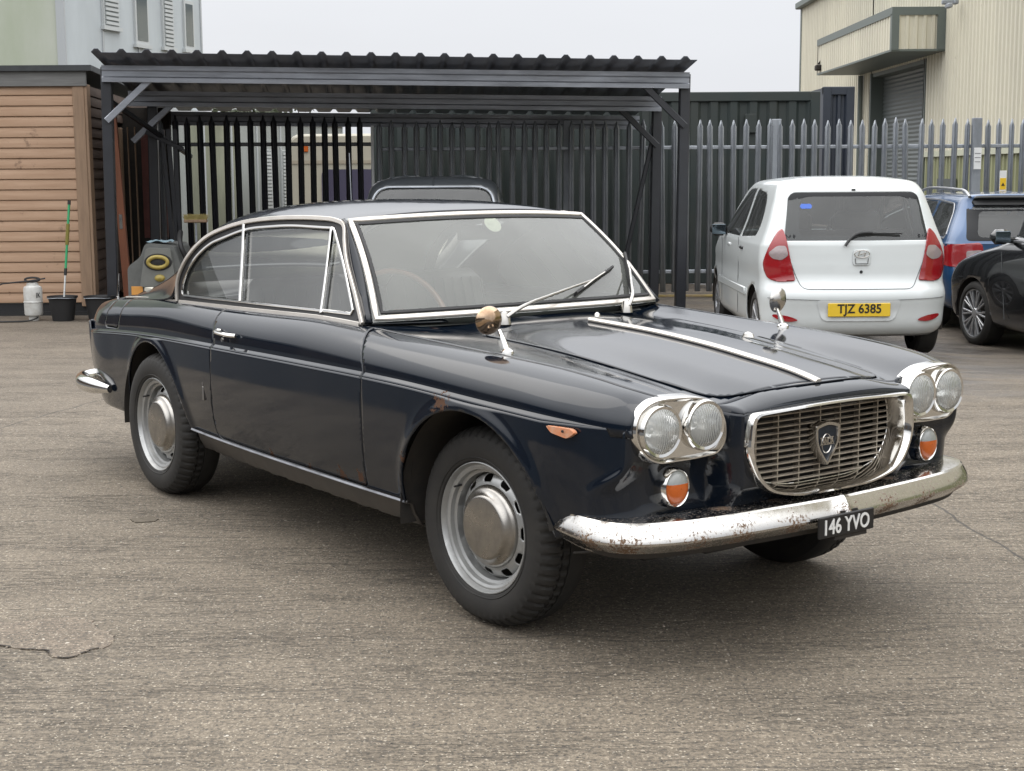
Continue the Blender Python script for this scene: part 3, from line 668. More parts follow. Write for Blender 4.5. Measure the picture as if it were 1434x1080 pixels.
ringb = lathe([(.026, .001), (.028, .003), (.030, .001)], 32, 'x').sc((1, .72, 1)).mv((.7505, 0, .604)); link('badge_lettering', bt.add(ringb).add(box2((.7505, -.030, .600), (.7525, .030, .603))).add(box2((.7505, -.030, .620), (.7525, .030, .623))), chrome_d, shd, 30)
# bumper: plan curve with cross section
bpP = smooth_path([(.385, .755), (.50, .780), (.60, .786), (.675, .765), (.735, .705), (.780, .60), (.806, .44), (.824, .22), (.836, 0)], 60)
bpP = np.vstack([bpP, (bpP[:-1]*[1, -1])[::-1]]); 
cs = [(-.150, .452), (-.100, .459), (-.050, .459), (-.026, .4565), (-.019, .4515), (-.0075, .433), (.001, .4135), (.003, .405), (.001, .398), (-.004, .393), (-.030, .374), (-.050, .360), (-.053, .354)]
rows = []; T_ = np.gradient(bpP, axis=0); T_ /= np.linalg.norm(T_, axis=1)[:, None]
for i, p in enumerate(bpP):
    nrm = np.array([-T_[i][1], T_[i][0]]); nrm = nrm if nrm[0]*p[0]+nrm[1]*p[1] > 0 else -nrm
    e = min(i, len(bpP)-1-i)/9; k = min(1, .55+.45*math.sqrt(min(1, e))) if e < 1 else 1
    v = math.exp(-(p[1]/.02)**2)*.010; row = []
    for (o, z) in cs:
        oo = o*min(1, .45+.55*min(1, e/1.5)) if o < -.02 else o
        row.append((p[0]+nrm[0]*(oo+v*(1 if o > -.12 else 0)), p[1]+nrm[1]*oo, .41+(z-.41)*k+.012*(1-abs(p[1])/.8)*0+v*.4))
    rows.append(row)
bg_ = G.grid(np.array(rows)).orient((.3, 0, .41)); n_ = len(cs); bg_.F += [list(range(n_)), list(range((len(bpP)-1)*n_, len(bpP)*n_))[::-1]]
bm = link('front_bumper', bg_, chrome_b, car, 16, sol=.003)
bs = []
for i in range(4, len(bpP)-4):
    p = bpP[i]; nrm = np.array([-T_[i][1], T_[i][0]]); nrm = nrm if nrm[0]*p[0]+nrm[1]*p[1] > 0 else -nrm
    bs.append([(p[0]+nrm[0]*o, p[1]+nrm[1]*o, z) for o, z in ((-.10, .45), (-.035, .44), (-.03, .38), (-.05, .352), (-.13, .335))])
link('bumper_backing', G.grid(np.array(bs)), dark, bm, 40)
# front number plate
np_ = box((.848, -.018, .384), (.008, .240, .064), .003)
M_ = rotm('Y', R_(-6)); pm = empty
pl = link('number_plate', np_, plate_b, car, 30); tx = face_x(text_g('146 YVO', .062, .0016, .86, .0008), .853, -.018, .384); link('plate_lettering', tx, plate_w, pl, 30)
link('plate_bracket', box2((.79, -.06, .338), (.843, .08, .350)).add(box2((.80, -.03, .34), (.842, .04, .42))), dark, car, None)
# rear bumper ends
rb = smooth_path([(-3.12, .655), (-3.30, .672), (-3.46, .66), (-3.58, .60), (-3.65, .45), (-3.665, .25), (-3.67, 0)], 40); rb = np.vstack([rb, (rb[:-1]*[1, -1])[::-1]])
sc = [min(1, .45+.55*math.sin(min(1, min(i, len(rb)-1-i)/9)*math.pi/2)) for i in range(len(rb))]
link('rear_bumper', sweep(np.c_[rb, np.full(len(rb), .395)], circ(.032, 14, .040), up=(0, 0, 1), scale=sc), chrome, car, 40)
# tail lamps
for s in (-1, 1): link('tail_lamp', box((-3.545, s*.30, .60), (.03, .14, .09), .01), mat('red_lens', (.35, .01, .008), .15, coat=1), car)
# bonnet strip, washer jet
tf_ = []
for x in np.linspace(-.335, .715, 50): tf_.append((x, 0, float(deck_front(x)[0])+.010))
link('bonnet_strip', sweep(tf_, rectp(.026, .016, .35), up=(0, 0, 1)), trimw, car, 40)
link('washer_jet', lathe([(.012, 0), (.010, .008), (.004, .014), (.001, .015)], 14, 'z').mv((-.43, .11, .888)), chrome, car)
link('bonnet_jet', lathe([(.016, 0), (.012, .012), (.002, .018)], 14, 'z').sc((1.6, 1, 1)).mv((.10, .335, .842)), chrome_d, car)
# wing side badges
for s in (-1,):
    g = box2((-1.866, s*.752, .500), (-1.852, s*.764, .555), .001).add(box2((-1.863, s*.752, .560), (-1.855, s*.765, .574))); link('wing_badge', g, chrome_d, car)
# mirrors: round disc on a stalk standing on the wing
for s in (-1, 1):
    mr_ = G(); base = np.array([.0, s*.612, .852])
    top = base+np.array([-.055, s*-.012, .062]) if s < 0 else base+np.array([-.02, -.01, .062])
    mo = link('mirror_stalk', tube(smooth_path([base, base*.5+top*.5+np.array([0, 0, .004]), top], 12), .0075, 10, scale=np.linspace(1.5, .75, 12)).add(lathe([(.022, -.006), (.020, .004), (.010, .012), (0.001, .014)], 20, 'z').mv(base)), chrome, car)
    hd_ = lathe([(.001, .022), (.026, .018), (.043, .006), (.046, -.002), (.044, -.006), (.001, -.006)], 36, 'x').orient((0, 0, 0))
    M = trm(top+np.array([-.034 if s < 0 else -.012, s*.016, .030]))@rotm('Z', R_(-8 if s < 0 else 10))@rotm('Y', R_(6)); hd_.tf(M); hh = link('mirror_head', hd_, mat('brown_reflection_mirror', (.58, .43, .30), .12, 1, var=.5, vscale=25, col2=(.30, .20, .13)) if s < 0 else chrome_d, mo, 50)  # brown ground reflection painted into the near head's metal
# wipers
def wiper(bx_, by_, tipu, tipv, eu, ev):
    b0 = np.array([bx_, by_, .893]); sp = np.array(wsx(eu, ev)); e1 = np.array(wsx(tipu, tipv)); nn = np.array([.70, 0, .71])
    wi = link('wiper', tube(smooth_path([b0+nn*.02, b0+nn*.045+(sp-b0)*.12, b0*.45+sp*.55+nn*.038, sp+nn*.022], 20), .0052, 8, scale=np.linspace(1.5, .7, 20)).add(lathe([(.024, -.012), (.020, .010), (.013, .030), (.001, .034)], 20, 'z').mv(b0)), chrome_d, car)
    a = sp*1.9-e1*.9; a = sp-(e1-sp)*.85
    bl = sweep([a+nn*.010, sp+nn*.012, e1+nn*.010], rectp(.010, .022), up=nn); link('blade', bl, rubber, wi)
    link('blade_holder', sweep([a*.7+sp*.3+nn*.018, sp+nn*.026, e1*.7+sp*.3+nn*.018], rectp(.006, .005), up=nn), chrome_d, wi)
wiper(-.475, -.27, .72, .33, .44, .21)
wiper(-.545, .35, 1.0, .47, .86, .27)
# ---- wheels
def wheel(loc, rz, s, name='wheel', par=None, deep=True):
    # outer face towards +y * s ; built for s=+1 then mirrored
    root = bpy.data.objects.new(name, None); COL.objects.link(root); root.parent = par; root.location = loc; root.rotation_euler = (0, 0, rz)
    n = 324; th = np.linspace(0, 2*math.pi, n, endpoint=False)
    prof = [(.205, -.004), (.212, .006), (.2185, .0085), (.2205, .0115), (.2225, .0095), (.235, .013), (.262, .014), (.285, .008), (.300, -.004), (.308, -.018), (.3135, -.030), (.3145, -.045), (.3145, -.052), (.308, -.053), (.308, -.057), (.3155, -.058), (.3155, -.080), (.308, -.081), (.308, -.085), (.3155, -.086), (.3155, -.11), (.3135, -.140), (.300, -.165), (.26, -.180), (.205, -.172)]
    Q = np.zeros((n, len(prof), 3))
    for i, a in enumerate(th):
        for j, (r, y) in enumerate(prof):
            rr = r
            if 8 <= j <= 10: rr -= .006*(i % 6 in (0, 1))
            if j > 10 and j <= 16: rr -= .007*((i+[0, 2, 3, 1, 4, 2][j-11]) % 6 in (0, 1))
            sag = -.004*math.exp(-((a-1.5*math.pi)/.25)**2)
            Q[i, j] = ((rr+sag)*math.cos(a), y, (rr+sag)*math.sin(a))
    t = G.grid(Q, cu=True).orient((0, -.08, 0)); gr_ = G()
    for yy in (-.058, -.085, -.112): gr_.add(lathe([(.3165, yy-.004), (.312, yy), (.3165, yy+.004)], 60))
    for rr in (.222, .248): pass
    # bead ring on the sidewall
    rim = lathe([(.190, -.150), (.186, -.02), (.190, -.012), (.196, -.012), (.199, -.004), (.2035, .004), (.2060, .003), (.207, -.004)], 72)
    rim2 = lathe([(.190, -.012), (.182, -.016), (.179, -.030), (.170, -.034), (.168, -.060)], 72)
    # disc with slots
    rr = np.linspace(.0, .168, 26); pf = pchip([0, .08, .112, .125, .145, .16, .168], [-.030, -.030, -.030, -.034, -.040, -.050, -.062]); t2 = np.linspace(0, 2*math.pi, 144, endpoint=False)
    D = G.grid(np.array([[(r*math.cos(a), float(pf(r)), r*math.sin(a), r, a) for r in rr] for a in t2]), cu=True)
    a = D.V[:, 4]; r = D.V[:, 3]; k = 2*math.pi/11; da = (a+k*.5) % k-k*.5
    sdh_ = np.maximum(np.abs(da*r)-.0165, np.abs(r-.150)-.0085); sdh_ = np.hypot(np.maximum(np.abs(da*r)-.011, 0), np.maximum(np.abs(r-.152)-.003, 0))-.0095
    D = D.clip(sdh_); D.V = D.V[:, :3]
    drum = lathe([(.165, -.09), (.0, -.09)], 40)
    capp = lathe([(.0001, .0005), (.05, .0003), (.092, .0), (.098, -.001), (.103, -.006), (.110, -.016), (.118, -.018), (.124, -.022), (.129, -.030), (.131, -.036)], 64)
    ax_ = (0, -.08, 0)
    def L(nm, g, m_, p=root, sm=35, sol=0):
        g.orient((0, -.3, 0)) if nm != 'tyre' else None
        if s < 0: g = g.copy(); g.V[:, 1] *= -1; g.flip()
        return link(nm, g, m_, p, sm, sol=sol)
    L('tyre', t, tyre_m, sm=25); ri = L('rim', rim.add(rim2), rim_m); L('wheel_disc', D, rim_m, ri, sol=.003); L('brake_drum', drum, dark, ri); L('hubcap', capp, cap_m, ri, 50)
    L('valve', tube([(-.178, -.03, .0), (-.176, .0, .0)], .0035, 6).tf(rotm('Y', R_(38))), rubber, ri)
    return root
wheel((0, -.712, .3135), R_(3.2), -1, par=car); wheel((0, .712, .3135), R_(3.2), 1, par=car)
wheel((-2.48, -.700, .3135), 0, -1, par=car); wheel((-2.48, .700, .3135), 0, 1, par=car)
# ---- cabin
dash = []
for y in np.linspace(-.66, .66, 20): dash.append([(-.58-.1*(y/.66)**2, y, .875), (-.80, y, .885), (-.90, y, .875), (-.92, y, .85), (-.915, y, .72), (-.86, y, .60)])
link('dashboard', G.grid(np.array(dash)).orient((-.5, 0, .6)), mat('dash_grey', (.05, .053, .05), .6), car, 40)
sw_c = np.array([-1.02, -.34, .865]); swt = math.radians(62)
th = np.linspace(0, 2*math.pi, 60, endpoint=False)
e1 = np.array([0, 1, 0]); e2 = np.array([-math.cos(swt), 0, math.sin(swt)]); ax = np.cross(e1, e2)
sw = link('steering_wheel', tube([sw_c+.195*(math.cos(a)*e1+math.sin(a)*e2) for a in th], .0115, 10, up=ax, closed=True), wood, car, 60)
sp = G()
for a in (R_(-20), R_(200), R_(270)):
    p = sw_c-ax*-.03; sp.add(sweep([sw_c+(.02*math.cos(a))*e1+.02*math.sin(a)*e2, sw_c+.2*(math.cos(a)*e1+math.sin(a)*e2)], rectp(.022, .004), up=ax))
sp.add(tube([sw_c, sw_c-ax*.0+np.array([.16, 0, -.09])], .022, 12)); link('spoke', sp, chrome_d, sw, 40)
link('horn_button', lathe([(.001, .02), (.035, .015), (.04, 0)], 24, 'x').tf(np.array([[-1, 0, 0, 0], [0, 1, 0, 0], [0, 0, 1, 0], [0, 0, 0, 1.]])).mv(sw_c+np.array([-.02, 0, 0])), wood, sw, 50)
def seat(y, x, w_=.50):
    s1_ = box((x, y, .44), (.50, w_, .16), .05); P = []
    bk = box((0, 0, .26), (.13, w_, .52), .055).tf(trm((x-.27, y, .48))@rotm('Y', R_(-16)))
    so_ = link('seat', s1_.add(bk), leather, car, 50)
    pl_ = G()
    for i in range(-4, 5): pl_.add(box((x+.02, y+i*.05, .524), (.40, .006, .006), .002)).add(box((.068, i*.05, .27), (.006, .006, .40), .002).tf(trm((x-.27, y, .48))@rotm('Y', R_(-16))))
    link('piping', pl_, rubber, so_, 30)
seat(-.34, -1.42); seat(.34, -1.42)
link('rear_seat', box((-2.25, 0, .46), (.50, 1.10, .16), .05).add(box((0, 0, .24), (.12, 1.10, .48), .05).tf(trm((-2.50, 0, .46))@rotm('Y', R_(-18)))), leather, car, 50)
link('parcel_shelf', box2((-2.98, -.52, .865), (-2.62, .52, .88)), lining, car)
for s in (-1, 1):
    link('door_card', box2((-2.35, s*.60, .42), (-.62, s*.625, .862)).add(box2((-1.6, s*.55, .68), (-1.05, s*.60, .72), .01)), leather, car, 40)
link('cabin_floor', box2((-2.5, -.62, .30), (-.45, .62, .33)), dark, car)
link('rear_view_mirror', box((-1.02, .02, 1.175), (.02, .20, .055), .01).add(tube([(-1.0, .02, 1.19), (-.99, .02, 1.245)], .006, 6)), rubber, car, 40)
link('sun_visor', box((-1.10, -.28, 1.235), (.16, .34, .014), .005).add(box((-1.10, .28, 1.235), (.16, .34, .014), .005)), lining, car, 40)
# round paper licence disc inside the screen
p = wsx(.02, .86); dsc = lathe([(.001, .0), (.020, .0), (.036, .0)], 30, 'x').tf(rotm('Y', R_(-38))).mv(np.array(p)+np.array([-.008, 0, -.006])); link('paper_disc', dsc, mat('disc_paper', (.55, .57, .45), .6, var=.3, vscale=40), car)
link('aerial', tube([(-3.24, -.548, .812), (-3.235, -.54, .935)], .0045, 6, scale=[1.2, .6]).add(lathe([(.008, 0), (.007, .012), (.001, .014)], 10, 'z').mv((-3.24, -.548, .812))), chrome, car)
# ================================================================== ground
def ground_mat(patch=False):
    mt = bpy.data.materials.new('repair_mortar' if patch else 'brushed_concrete'); mt.use_nodes = True; n = mt.node_tree.nodes; l = mt.node_tree.links; b = n['Principled BSDF']
    tc = n.new('ShaderNodeTexCoord')
    def noise(sc, st=(1, 1, 1), d=8, r=.6):
        mp = n.new('ShaderNodeMapping'); mp.inputs['Scale'].default_value = st; l.new(tc.outputs['Object'], mp.inputs[0])
        x = n.new('ShaderNodeTexNoise'); x.inputs['Scale'].default_value = sc; x.inputs['Detail'].default_value = d; x.inputs['Roughness'].default_value = r; l.new(mp.outputs[0], x.inputs['Vector']); return x.outputs[0]
    def rmp(s, a, b_, c=0, d=1):
        x = n.new('ShaderNodeMapRange'); x.inputs['From Min'].default_value = a; x.inputs['From Max'].default_value = b_; x.inputs['To Min'].default_value = c; x.inputs['To Max'].default_value = d; l.new(s, x.inputs['Value']); return x.outputs[0]
    def mix(f, a, b_, mode='MIX'):
        x = n.new('ShaderNodeMix'); x.data_type = 'RGBA'; x.blend_type = mode
        for k, v in ((0, f), (6, a), (7, b_)):
            if isinstance(v, (tuple, float, int)): x.inputs[k].default_value = v
            else: l.new(v, x.inputs[k])
        return x.outputs[2]
    def mth(op, a, b_=0.):
        x = n.new('ShaderNodeMath'); x.operation = op
        for k, v in ((0, a), (1, b_)):
            if isinstance(v, (float, int)): x.inputs[k].default_value = v
            else: l.new(v, x.inputs[k])
        return x.outputs[0]
    big = noise(.5, d=5); med = noise(3.5, d=7); fine = noise(75, d=5, r=.8); grit = noise(230, d=3, r=.8)
    col = mix(rmp(big, .35, .65), (.190, .158, .117, 1) if not patch else (.20, .158, .118, 1), (.250, .206, .150, 1) if not patch else (.25, .20, .15, 1))
    col = mix(rmp(med, .35, .7, 0, .8), col, (.158, .128, .093, 1))
    col = mix(rmp(fine, .54, .40, 0, .85), col, (.050, .043, .035, 1))
    mid = noise(30, d=5, r=.75); col = mix(rmp(mid, .52, .36, 0, .55), col, (.075, .064, .052, 1)); col = mix(rmp(mid, .56, .70, 0, .45), col, (.34, .29, .225, 1))
    col = mix(rmp(fine, .55, .70, 0, .6), col, (.36, .315, .25, 1))
    col = mix(rmp(grit, .52, .68, 0, .6), col, (.05, .044, .038, 1))
    # brushed grooves: thin wandering dark lines running across the slab
    def lines(sc, st, wd, gate):
        q = noise(sc, st, 6, .62); d = mth('ABSOLUTE', mth('SUBTRACT', q, .5)); f = rmp(d, wd, wd*.25, 0, 1); return mth('MULTIPLY', f, rmp(noise(2.2, (.5, 1.4, 1), 3), gate, gate+.12))
    gg = mth('MAXIMUM', mth('MULTIPLY', lines(3.4, (.34, 3.4, 1), .007, .46), .75), mth('MULTIPLY', lines(7, (.40, 3.0, 1), .010, .45), .35)); gg = mth('MAXIMUM', gg, mth('MULTIPLY', lines(13, (.45, 2.4, 1), .014, .40), .2))
    # tamped ridges a few centimetres apart, broken and wavering
    sy = n.new('ShaderNodeSeparateXYZ'); l.new(tc.outputs['Object'], sy.inputs[0]); wv = mth('ADD', mth('MULTIPLY', sy.outputs[1], 19.), mth('MULTIPLY', noise(1.5, (.35, 1.2, 1), 4), 7.)); fr_ = mth('ABSOLUTE', mth('SUBTRACT', mth('FRACT', wv), .5))
    rg = mth('MULTIPLY', rmp(mth('ADD', fr_, mth('MULTIPLY', mth('SUBTRACT', noise(22, (.5, 2, 1), 4, .7), .5), .25)), .09, .02, 0, 1), rmp(noise(3.2, (.6, 3, 1), 4), .44, .58)); gg = mth('MAXIMUM', gg, mth('MULTIPLY', rg, .72))
    if patch: gg = mth('MULTIPLY', gg, .12)
    col = mix(mth('MULTIPLY', gg, .80), col, (.045, .039, .032, 1))
    # aggregate specks of uneven size
    for sc, th, c, mm in ((24, .13, (.50, .46, .39, 1), .80), (60, .22, (.36, .32, .26, 1), .62), (95, .27, (.42, .37, .29, 1), .45), (80, .30, (.05, .045, .038, 1), .45), (44, .18, (.022, .02, .019, 1), .60), (15, .055, (.62, .57, .47, 1), .72)):
        v = n.new('ShaderNodeTexVoronoi'); v.inputs['Scale'].default_value = sc; v.feature = 'F1'; v.inputs['Randomness'].default_value = 1
        vm = n.new('ShaderNodeVectorMath'); vm.operation = 'ADD'; nv = n.new('ShaderNodeTexNoise'); nv.inputs['Scale'].default_value = sc*2.2; l.new(tc.outputs['Object'], nv.inputs['Vector'])
        vs = n.new('ShaderNodeVectorMath'); vs.operation = 'SCALE'; vs.inputs['Scale'].default_value = .5/sc; l.new(nv.outputs['Color'], vs.inputs[0]); l.new(tc.outputs['Object'], vm.inputs[0]); l.new(vs.outputs[0], vm.inputs[1]); l.new(vm.outputs[0], v.inputs['Vector'])
        sx = n.new('ShaderNodeSeparateXYZ'); l.new(v.outputs['Color'], sx.inputs[0])
        sel = rmp(sx.outputs[0], mm, mm+.02); thv = rmp(sx.outputs[1], 0, 1, th*.45, th*1.25)
        dd = mth('SUBTRACT', thv, v.outputs['Distance']); f = mth('MULTIPLY', rmp(dd, 0, th*.3, 0, .9), sel); col = mix(f, col, c)
    # slab joints and cracks
    sp = n.new('ShaderNodeSeparateXYZ'); l.new(tc.outputs['Object'], sp.inputs[0]); wob = noise(1.6, d=6)
    ww_ = mth('MULTIPLY', mth('SUBTRACT', wob, .5), .10)
    def line(ax, bx_, c, wd):
        d = mth('ABSOLUTE', mth('ADD', mth('ADD', mth('MULTIPLY', sp.outputs[0], ax), mth('MULTIPLY', sp.outputs[1], bx_)), mth('ADD', ww_, c))); return rmp(d, wd, wd*2.2, 1, 0)
    # line from pixel (1300,705)-(1434,785) and (0,600)-(110,565)
    for (a, b__) in (((1305, 705), (1434, 785)), ((0, 598), (115, 560))):
        A = gp(*a, z=0); B = gp(*b__, z=0); d_ = B-A; nn = np.array([-d_[1], d_[0]]); nn /= np.linalg.norm(nn); c = -(nn@A[:2]); f = line(nn[0], nn[1], c, .004)
        col = mix(mth('MULTIPLY', f, .75), col, (.03, .028, .026, 1))
    # oil and damp stains near the parked cars
    st = noise(.9, (1, 1.6, 1), 6, .6); far = rmp(sp.outputs[1], 8.2, 10.5); rx = rmp(sp.outputs[0], .8, 2.5)
    wet = mth('MULTIPLY', mth('MULTIPLY', rmp(st, .40, .60), far), rx)
    col = mix(mth('MULTIPLY', wet, .8), col, (.045, .040, .036, 1))
    dirt_shade = mth('MULTIPLY', rmp(sp.outputs[1], 6, 14), .35); col = mix(mth('MULTIPLY', dirt_shade, 1.0), col, (.070, .054, .043, 1))  # dirt and shade near the canopy painted in, darker towards the back
    l.new(col, b.inputs['Base Color'])
    l.new(mth('SUBTRACT', rmp(fine, .3, .7, .72, .95), mth('MULTIPLY', wet, .5)), b.inputs['Roughness'])
    h = mth('SUBTRACT', mth('MULTIPLY', fine, .55), mth('MULTIPLY', gg, 1.3)); bp = n.new('ShaderNodeBump'); bp.inputs['Strength'].default_value = .8; bp.inputs['Distance'].default_value = .006; l.new(h, bp.inputs['Height']); l.new(bp.outputs[0], b.inputs['Normal'])
    return mt
gm = ground_mat(); ys_ = np.concatenate([np.linspace(-60, 1, 8), np.linspace(2, 16, 70), [20, 40, 90, 200, 600]]); xs_ = [-500, -60, -20, -8, -3, 0]+list(np.linspace(2, 6, 17))+[8, 20, 60, 500]
gd = G.grid(np.array([[(x, y, gz(y, x)) for y in ys_] for x in xs_])).orient((0, 0, -50)); tag(link('ground', gd, gm, None, 60), kind='structure')

# worn smooth repair patch near the camera
pp = [(-60, 872), (20, 870), (60, 866), (100, 864), (128, 868), (134, 878), (150, 882), (160, 892), (150, 904), (120, 912), (96, 920), (72, 918), (66, 910), (30, 908), (0, 904), (-60, 902)]
pq = smooth_path([gp(x, y, z=.004)[:2] for x, y in pp], 120, True); pq += rng.normal(0, .004, pq.shape)
pm_ = ground_mat(True); g_ = prism(pq, -.01, .0025, 2); tag(link('concrete_patch', g_, pm_, None, None, rec=True), kind='structure')
sp_l = [gp(x, y, z=.004)[:2] for x, y in ((186, 726), (215, 724), (218, 729), (190, 731))]
tag(link('concrete_spall', prism(smooth_path(sp_l, 40, True)+rng.normal(0, .004, (40, 2)), -.01, .0035, 2), mat('spall_dark', (.13, .108, .08), .9, bump=.6, bscale=60, var=.4, vscale=30), None, None, rec=True), kind='structure')

ck = G(); cq = np.array([pq[i] for i in range(len(pq)) if pq[i][1] < pq[:, 1].mean()+.0 and pq[i][0] > gp(-40, 890, z=0)[0]]); cq = cq[np.argsort(cq[:, 0])]
for i in range(len(cq)-1):
    if rng.random() < .8:
        a, b = cq[i], cq[i+1]
        if np.linalg.norm(b-a) > .06 or abs(b[0]-a[0]) < .25*abs(b[1]-a[1]): continue
        w_ = .0018+.003*rng.random(); d = b-a; nn = np.array([-d[1], d[0]])/(np.linalg.norm(d)+1e-9)*w_; k = [tuple(a-nn)+(.0042,), tuple(b-nn)+(.0042,), tuple(b+nn)+(.0042,), tuple(a+nn)+(.0042,)]; ck.add(G(k, [(0, 1, 2, 3)]))
tag(link('concrete_crack', ck, mat('crack_dark', (.03, .026, .022), .95), None, None), kind='structure')
# dark ground sheet added left, out of view, to darken the coupe's flank reflections
tq = [[(x, y, gz(y)+.004) for x in (-70, -1.3-.36*max(y, 0))] for y in np.linspace(-14, 15.9, 40)]
tag(link('added_dark_ground', G.grid(np.array(tq)).orient((-20, 0, -50)), mat('added_ground_dark', (.028, .029, .031), .85, var=.3, vscale=4, bump=.4, bscale=60), None, 60), kind='structure')

# loose chippings and grit lying on the concrete
V = []; F = []; 
for i in range(5200):
    Y = 2.3+9.5*rng.random()**1.6; X = rng.uniform(-.40, .40)*Y; r = .0016+.0035*rng.random()**3; z0 = gz(Y, X)+r*.4; k = len(V); a = rng.uniform(0, 6.28)
    q = [(math.cos(a+t)*r*rng.uniform(.7, 1.5), math.sin(a+t)*r*rng.uniform(.7, 1.3), 0) for t in (0, 1.6, 3.2, 4.7)]
    V += [(X+p[0], Y+p[1], z0) for p in q]+[(X, Y, z0+r*.8)]; F += [(k, k+1, k+4), (k+1, k+2, k+4), (k+2, k+3, k+4), (k+3, k, k+4), (k, k+3, k+2, k+1)]
tag(link('loose_grit', G(V, F), mat('grit_stone', (.42, .37, .29), .8, var=.7, vscale=9, col2=(.16, .13, .10)), None, None), 'small pale chippings scattered over the concrete yard', 'grit', kind='stuff')
# ================================================================== buildings and yard fixtures
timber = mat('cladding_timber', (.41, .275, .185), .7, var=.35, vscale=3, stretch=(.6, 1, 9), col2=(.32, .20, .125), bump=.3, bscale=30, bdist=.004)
speckle(timber, [], (.13, .07, .045), thr=.665, scale=6)
speckle(timber, [], (.21, .135, .09), thr=.60, scale=2.2)
timber2 = mat('trim_timber', (.30, .20, .13), .7, var=.3, vscale=4, stretch=(6, 6, .6), bump=.3, bscale=30, bdist=.004)
felt = mat('roof_felt', (.055, .06, .063), .9, var=.3, vscale=8)
black_st = mat('black_steel', (.016, .018, .024), .42, .0, coat=.25, coat_r=.35, var=.3, vscale=7)
galv = mat('galvanised', (.34, .365, .40), .5, .35, var=.4, vscale=5, stretch=(1, 1, .4), rvar=.1)
galv_b = mat('galvanised_beam', (.36, .38, .42), .4, .6, var=.4, vscale=4, stretch=(.4, 1, 3), rvar=.12)
roof_st = mat('roof_sheet', (.13, .14, .165), .4, .2, var=.35, vscale=3)
white_pan = mat('white_panel', (.47, .51, .53), .5, var=.2, vscale=1.5, stretch=(1, 1, .3))
green_pan = mat('mossy_panel', (.44, .46, .40), .65, var=.4, vscale=1.1, col2=(.33, .37, .27), stretch=(1, 1, .35))
shut_m = mat('shutter_white', (.46, .48, .48), .5)
win_dark = mat('window_glass', (.10, .12, .13), .08, coat=1)
# timber shed: lapped boards, front towards the yard, end wall running back
SY = 16.45; sx1 = at(127, 300, SY)[0]; sx0 = sx1-3.2; sxb = at(207, 130, 21.5)[0]; zt = 2.50
def shed():
    r = empty('timber_shed', (sx1, SY, -.11), 0, 'brown timber clad shed with a black felt roof edge', 'shed')
    def board_wall(ln, h, n):
        P = []; 
        for i in range(n):
            z0 = i*h/n; d = h/n
            for t, o in ((0, .017), (.05, .024), (.3, .025), (.6, .021), (.93, .013), (.975, .003)): P.append((z0+t*d, o))
        return P, ln
    P, _ = board_wall(3.2, 2.36, 21)
    fr = G.grid(np.array([[(x, -o, z+.14) for z, o in P] for x in (-3.2, -.13)])).orient((-1, 1, 1)); link('front_boards', fr, timber, r, 25)
    dl = np.array([sxb-sx1, 21.5-SY, 0]); L = np.linalg.norm(dl); dl /= L; nn = np.array([dl[1], -dl[0], 0])
    # end wall with a doorway near its far end
    def wallpart(a, b, z0=0, z1=9):
        Q = [[tuple(dl*s_+nn*o+np.array([0, 0, z+.14])) for z, o in P if z0 <= z <= z1] for s_ in (a, b)]; return G.grid(np.array(Q)).orient((-1, 2, 1))
    link('end_boards', wallpart(.03, 2.0).add(wallpart(3.0, L)).add(wallpart(2.0, 3.0, 2.02)), mat('aged_shaded_boards', (.085, .052, .036), .8, var=.4, vscale=4, bump=.3, bscale=30, bdist=.004), r, 25)  # older stain, with the end wall's shade painted into the colour
    link('corner_post', box2((-.13, -.045, .10), (.0, .0, 2.50), .006).add(box2((0, -.04, .10), (.03, .09, 2.5), .004)), timber2, r)
    link('fascia', box2((-3.2, -.06, 2.48), (.03, -.03, 2.64), .004), mat('grey_timber', (.17, .17, .165), .8, var=.3, vscale=6, stretch=(.5, 1, 8)), r)
    rf = G([(-3.3, -.10, 2.64), (.10, -.10, 2.64), (.10, -.10, 2.70), (-3.3, -.10, 2.70)]+[tuple(np.array([x, 0, z])+dl*L) for x, z in ((-3.3, 2.64), (.10, 2.60), (.10, 2.66), (-3.3, 2.70))], [(0, 1, 2, 3), (1, 5, 6, 2), (3, 2, 6, 7), (0, 4, 5, 1), (5, 4, 7, 6), (4, 0, 3, 7)])
    link('roof', rf, felt, r, None)
    link('base_bearer', box2((-3.2, .0, .0), (-.02, .10, .13)).add(box2((-3.2, -.03, -.02), (0, .02, .045))), rubber, r, None)
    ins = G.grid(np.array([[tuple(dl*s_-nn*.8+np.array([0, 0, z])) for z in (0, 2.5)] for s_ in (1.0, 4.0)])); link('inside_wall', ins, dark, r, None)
    for s_, w_ in ((2.02, .08), (2.94, .08)):
        c = dl*s_+nn*.03; link('door_post', box((c[0], c[1], 1.10), (.08, w_, 2.0), .006), timber2, r)
    a_, b_2 = at(148, 200, 18.9), at(238, 200, 18.9); link('doorway_backdrop', box2((a_[0]-sx1, 18.9-SY, 0), (b_2[0]-sx1, 19.0-SY, 2.36)), dark, r)  # dark backdrop sheet added to stand for the dark shed interior
    return r, dl, nn
sh, sdl, snn = shed()
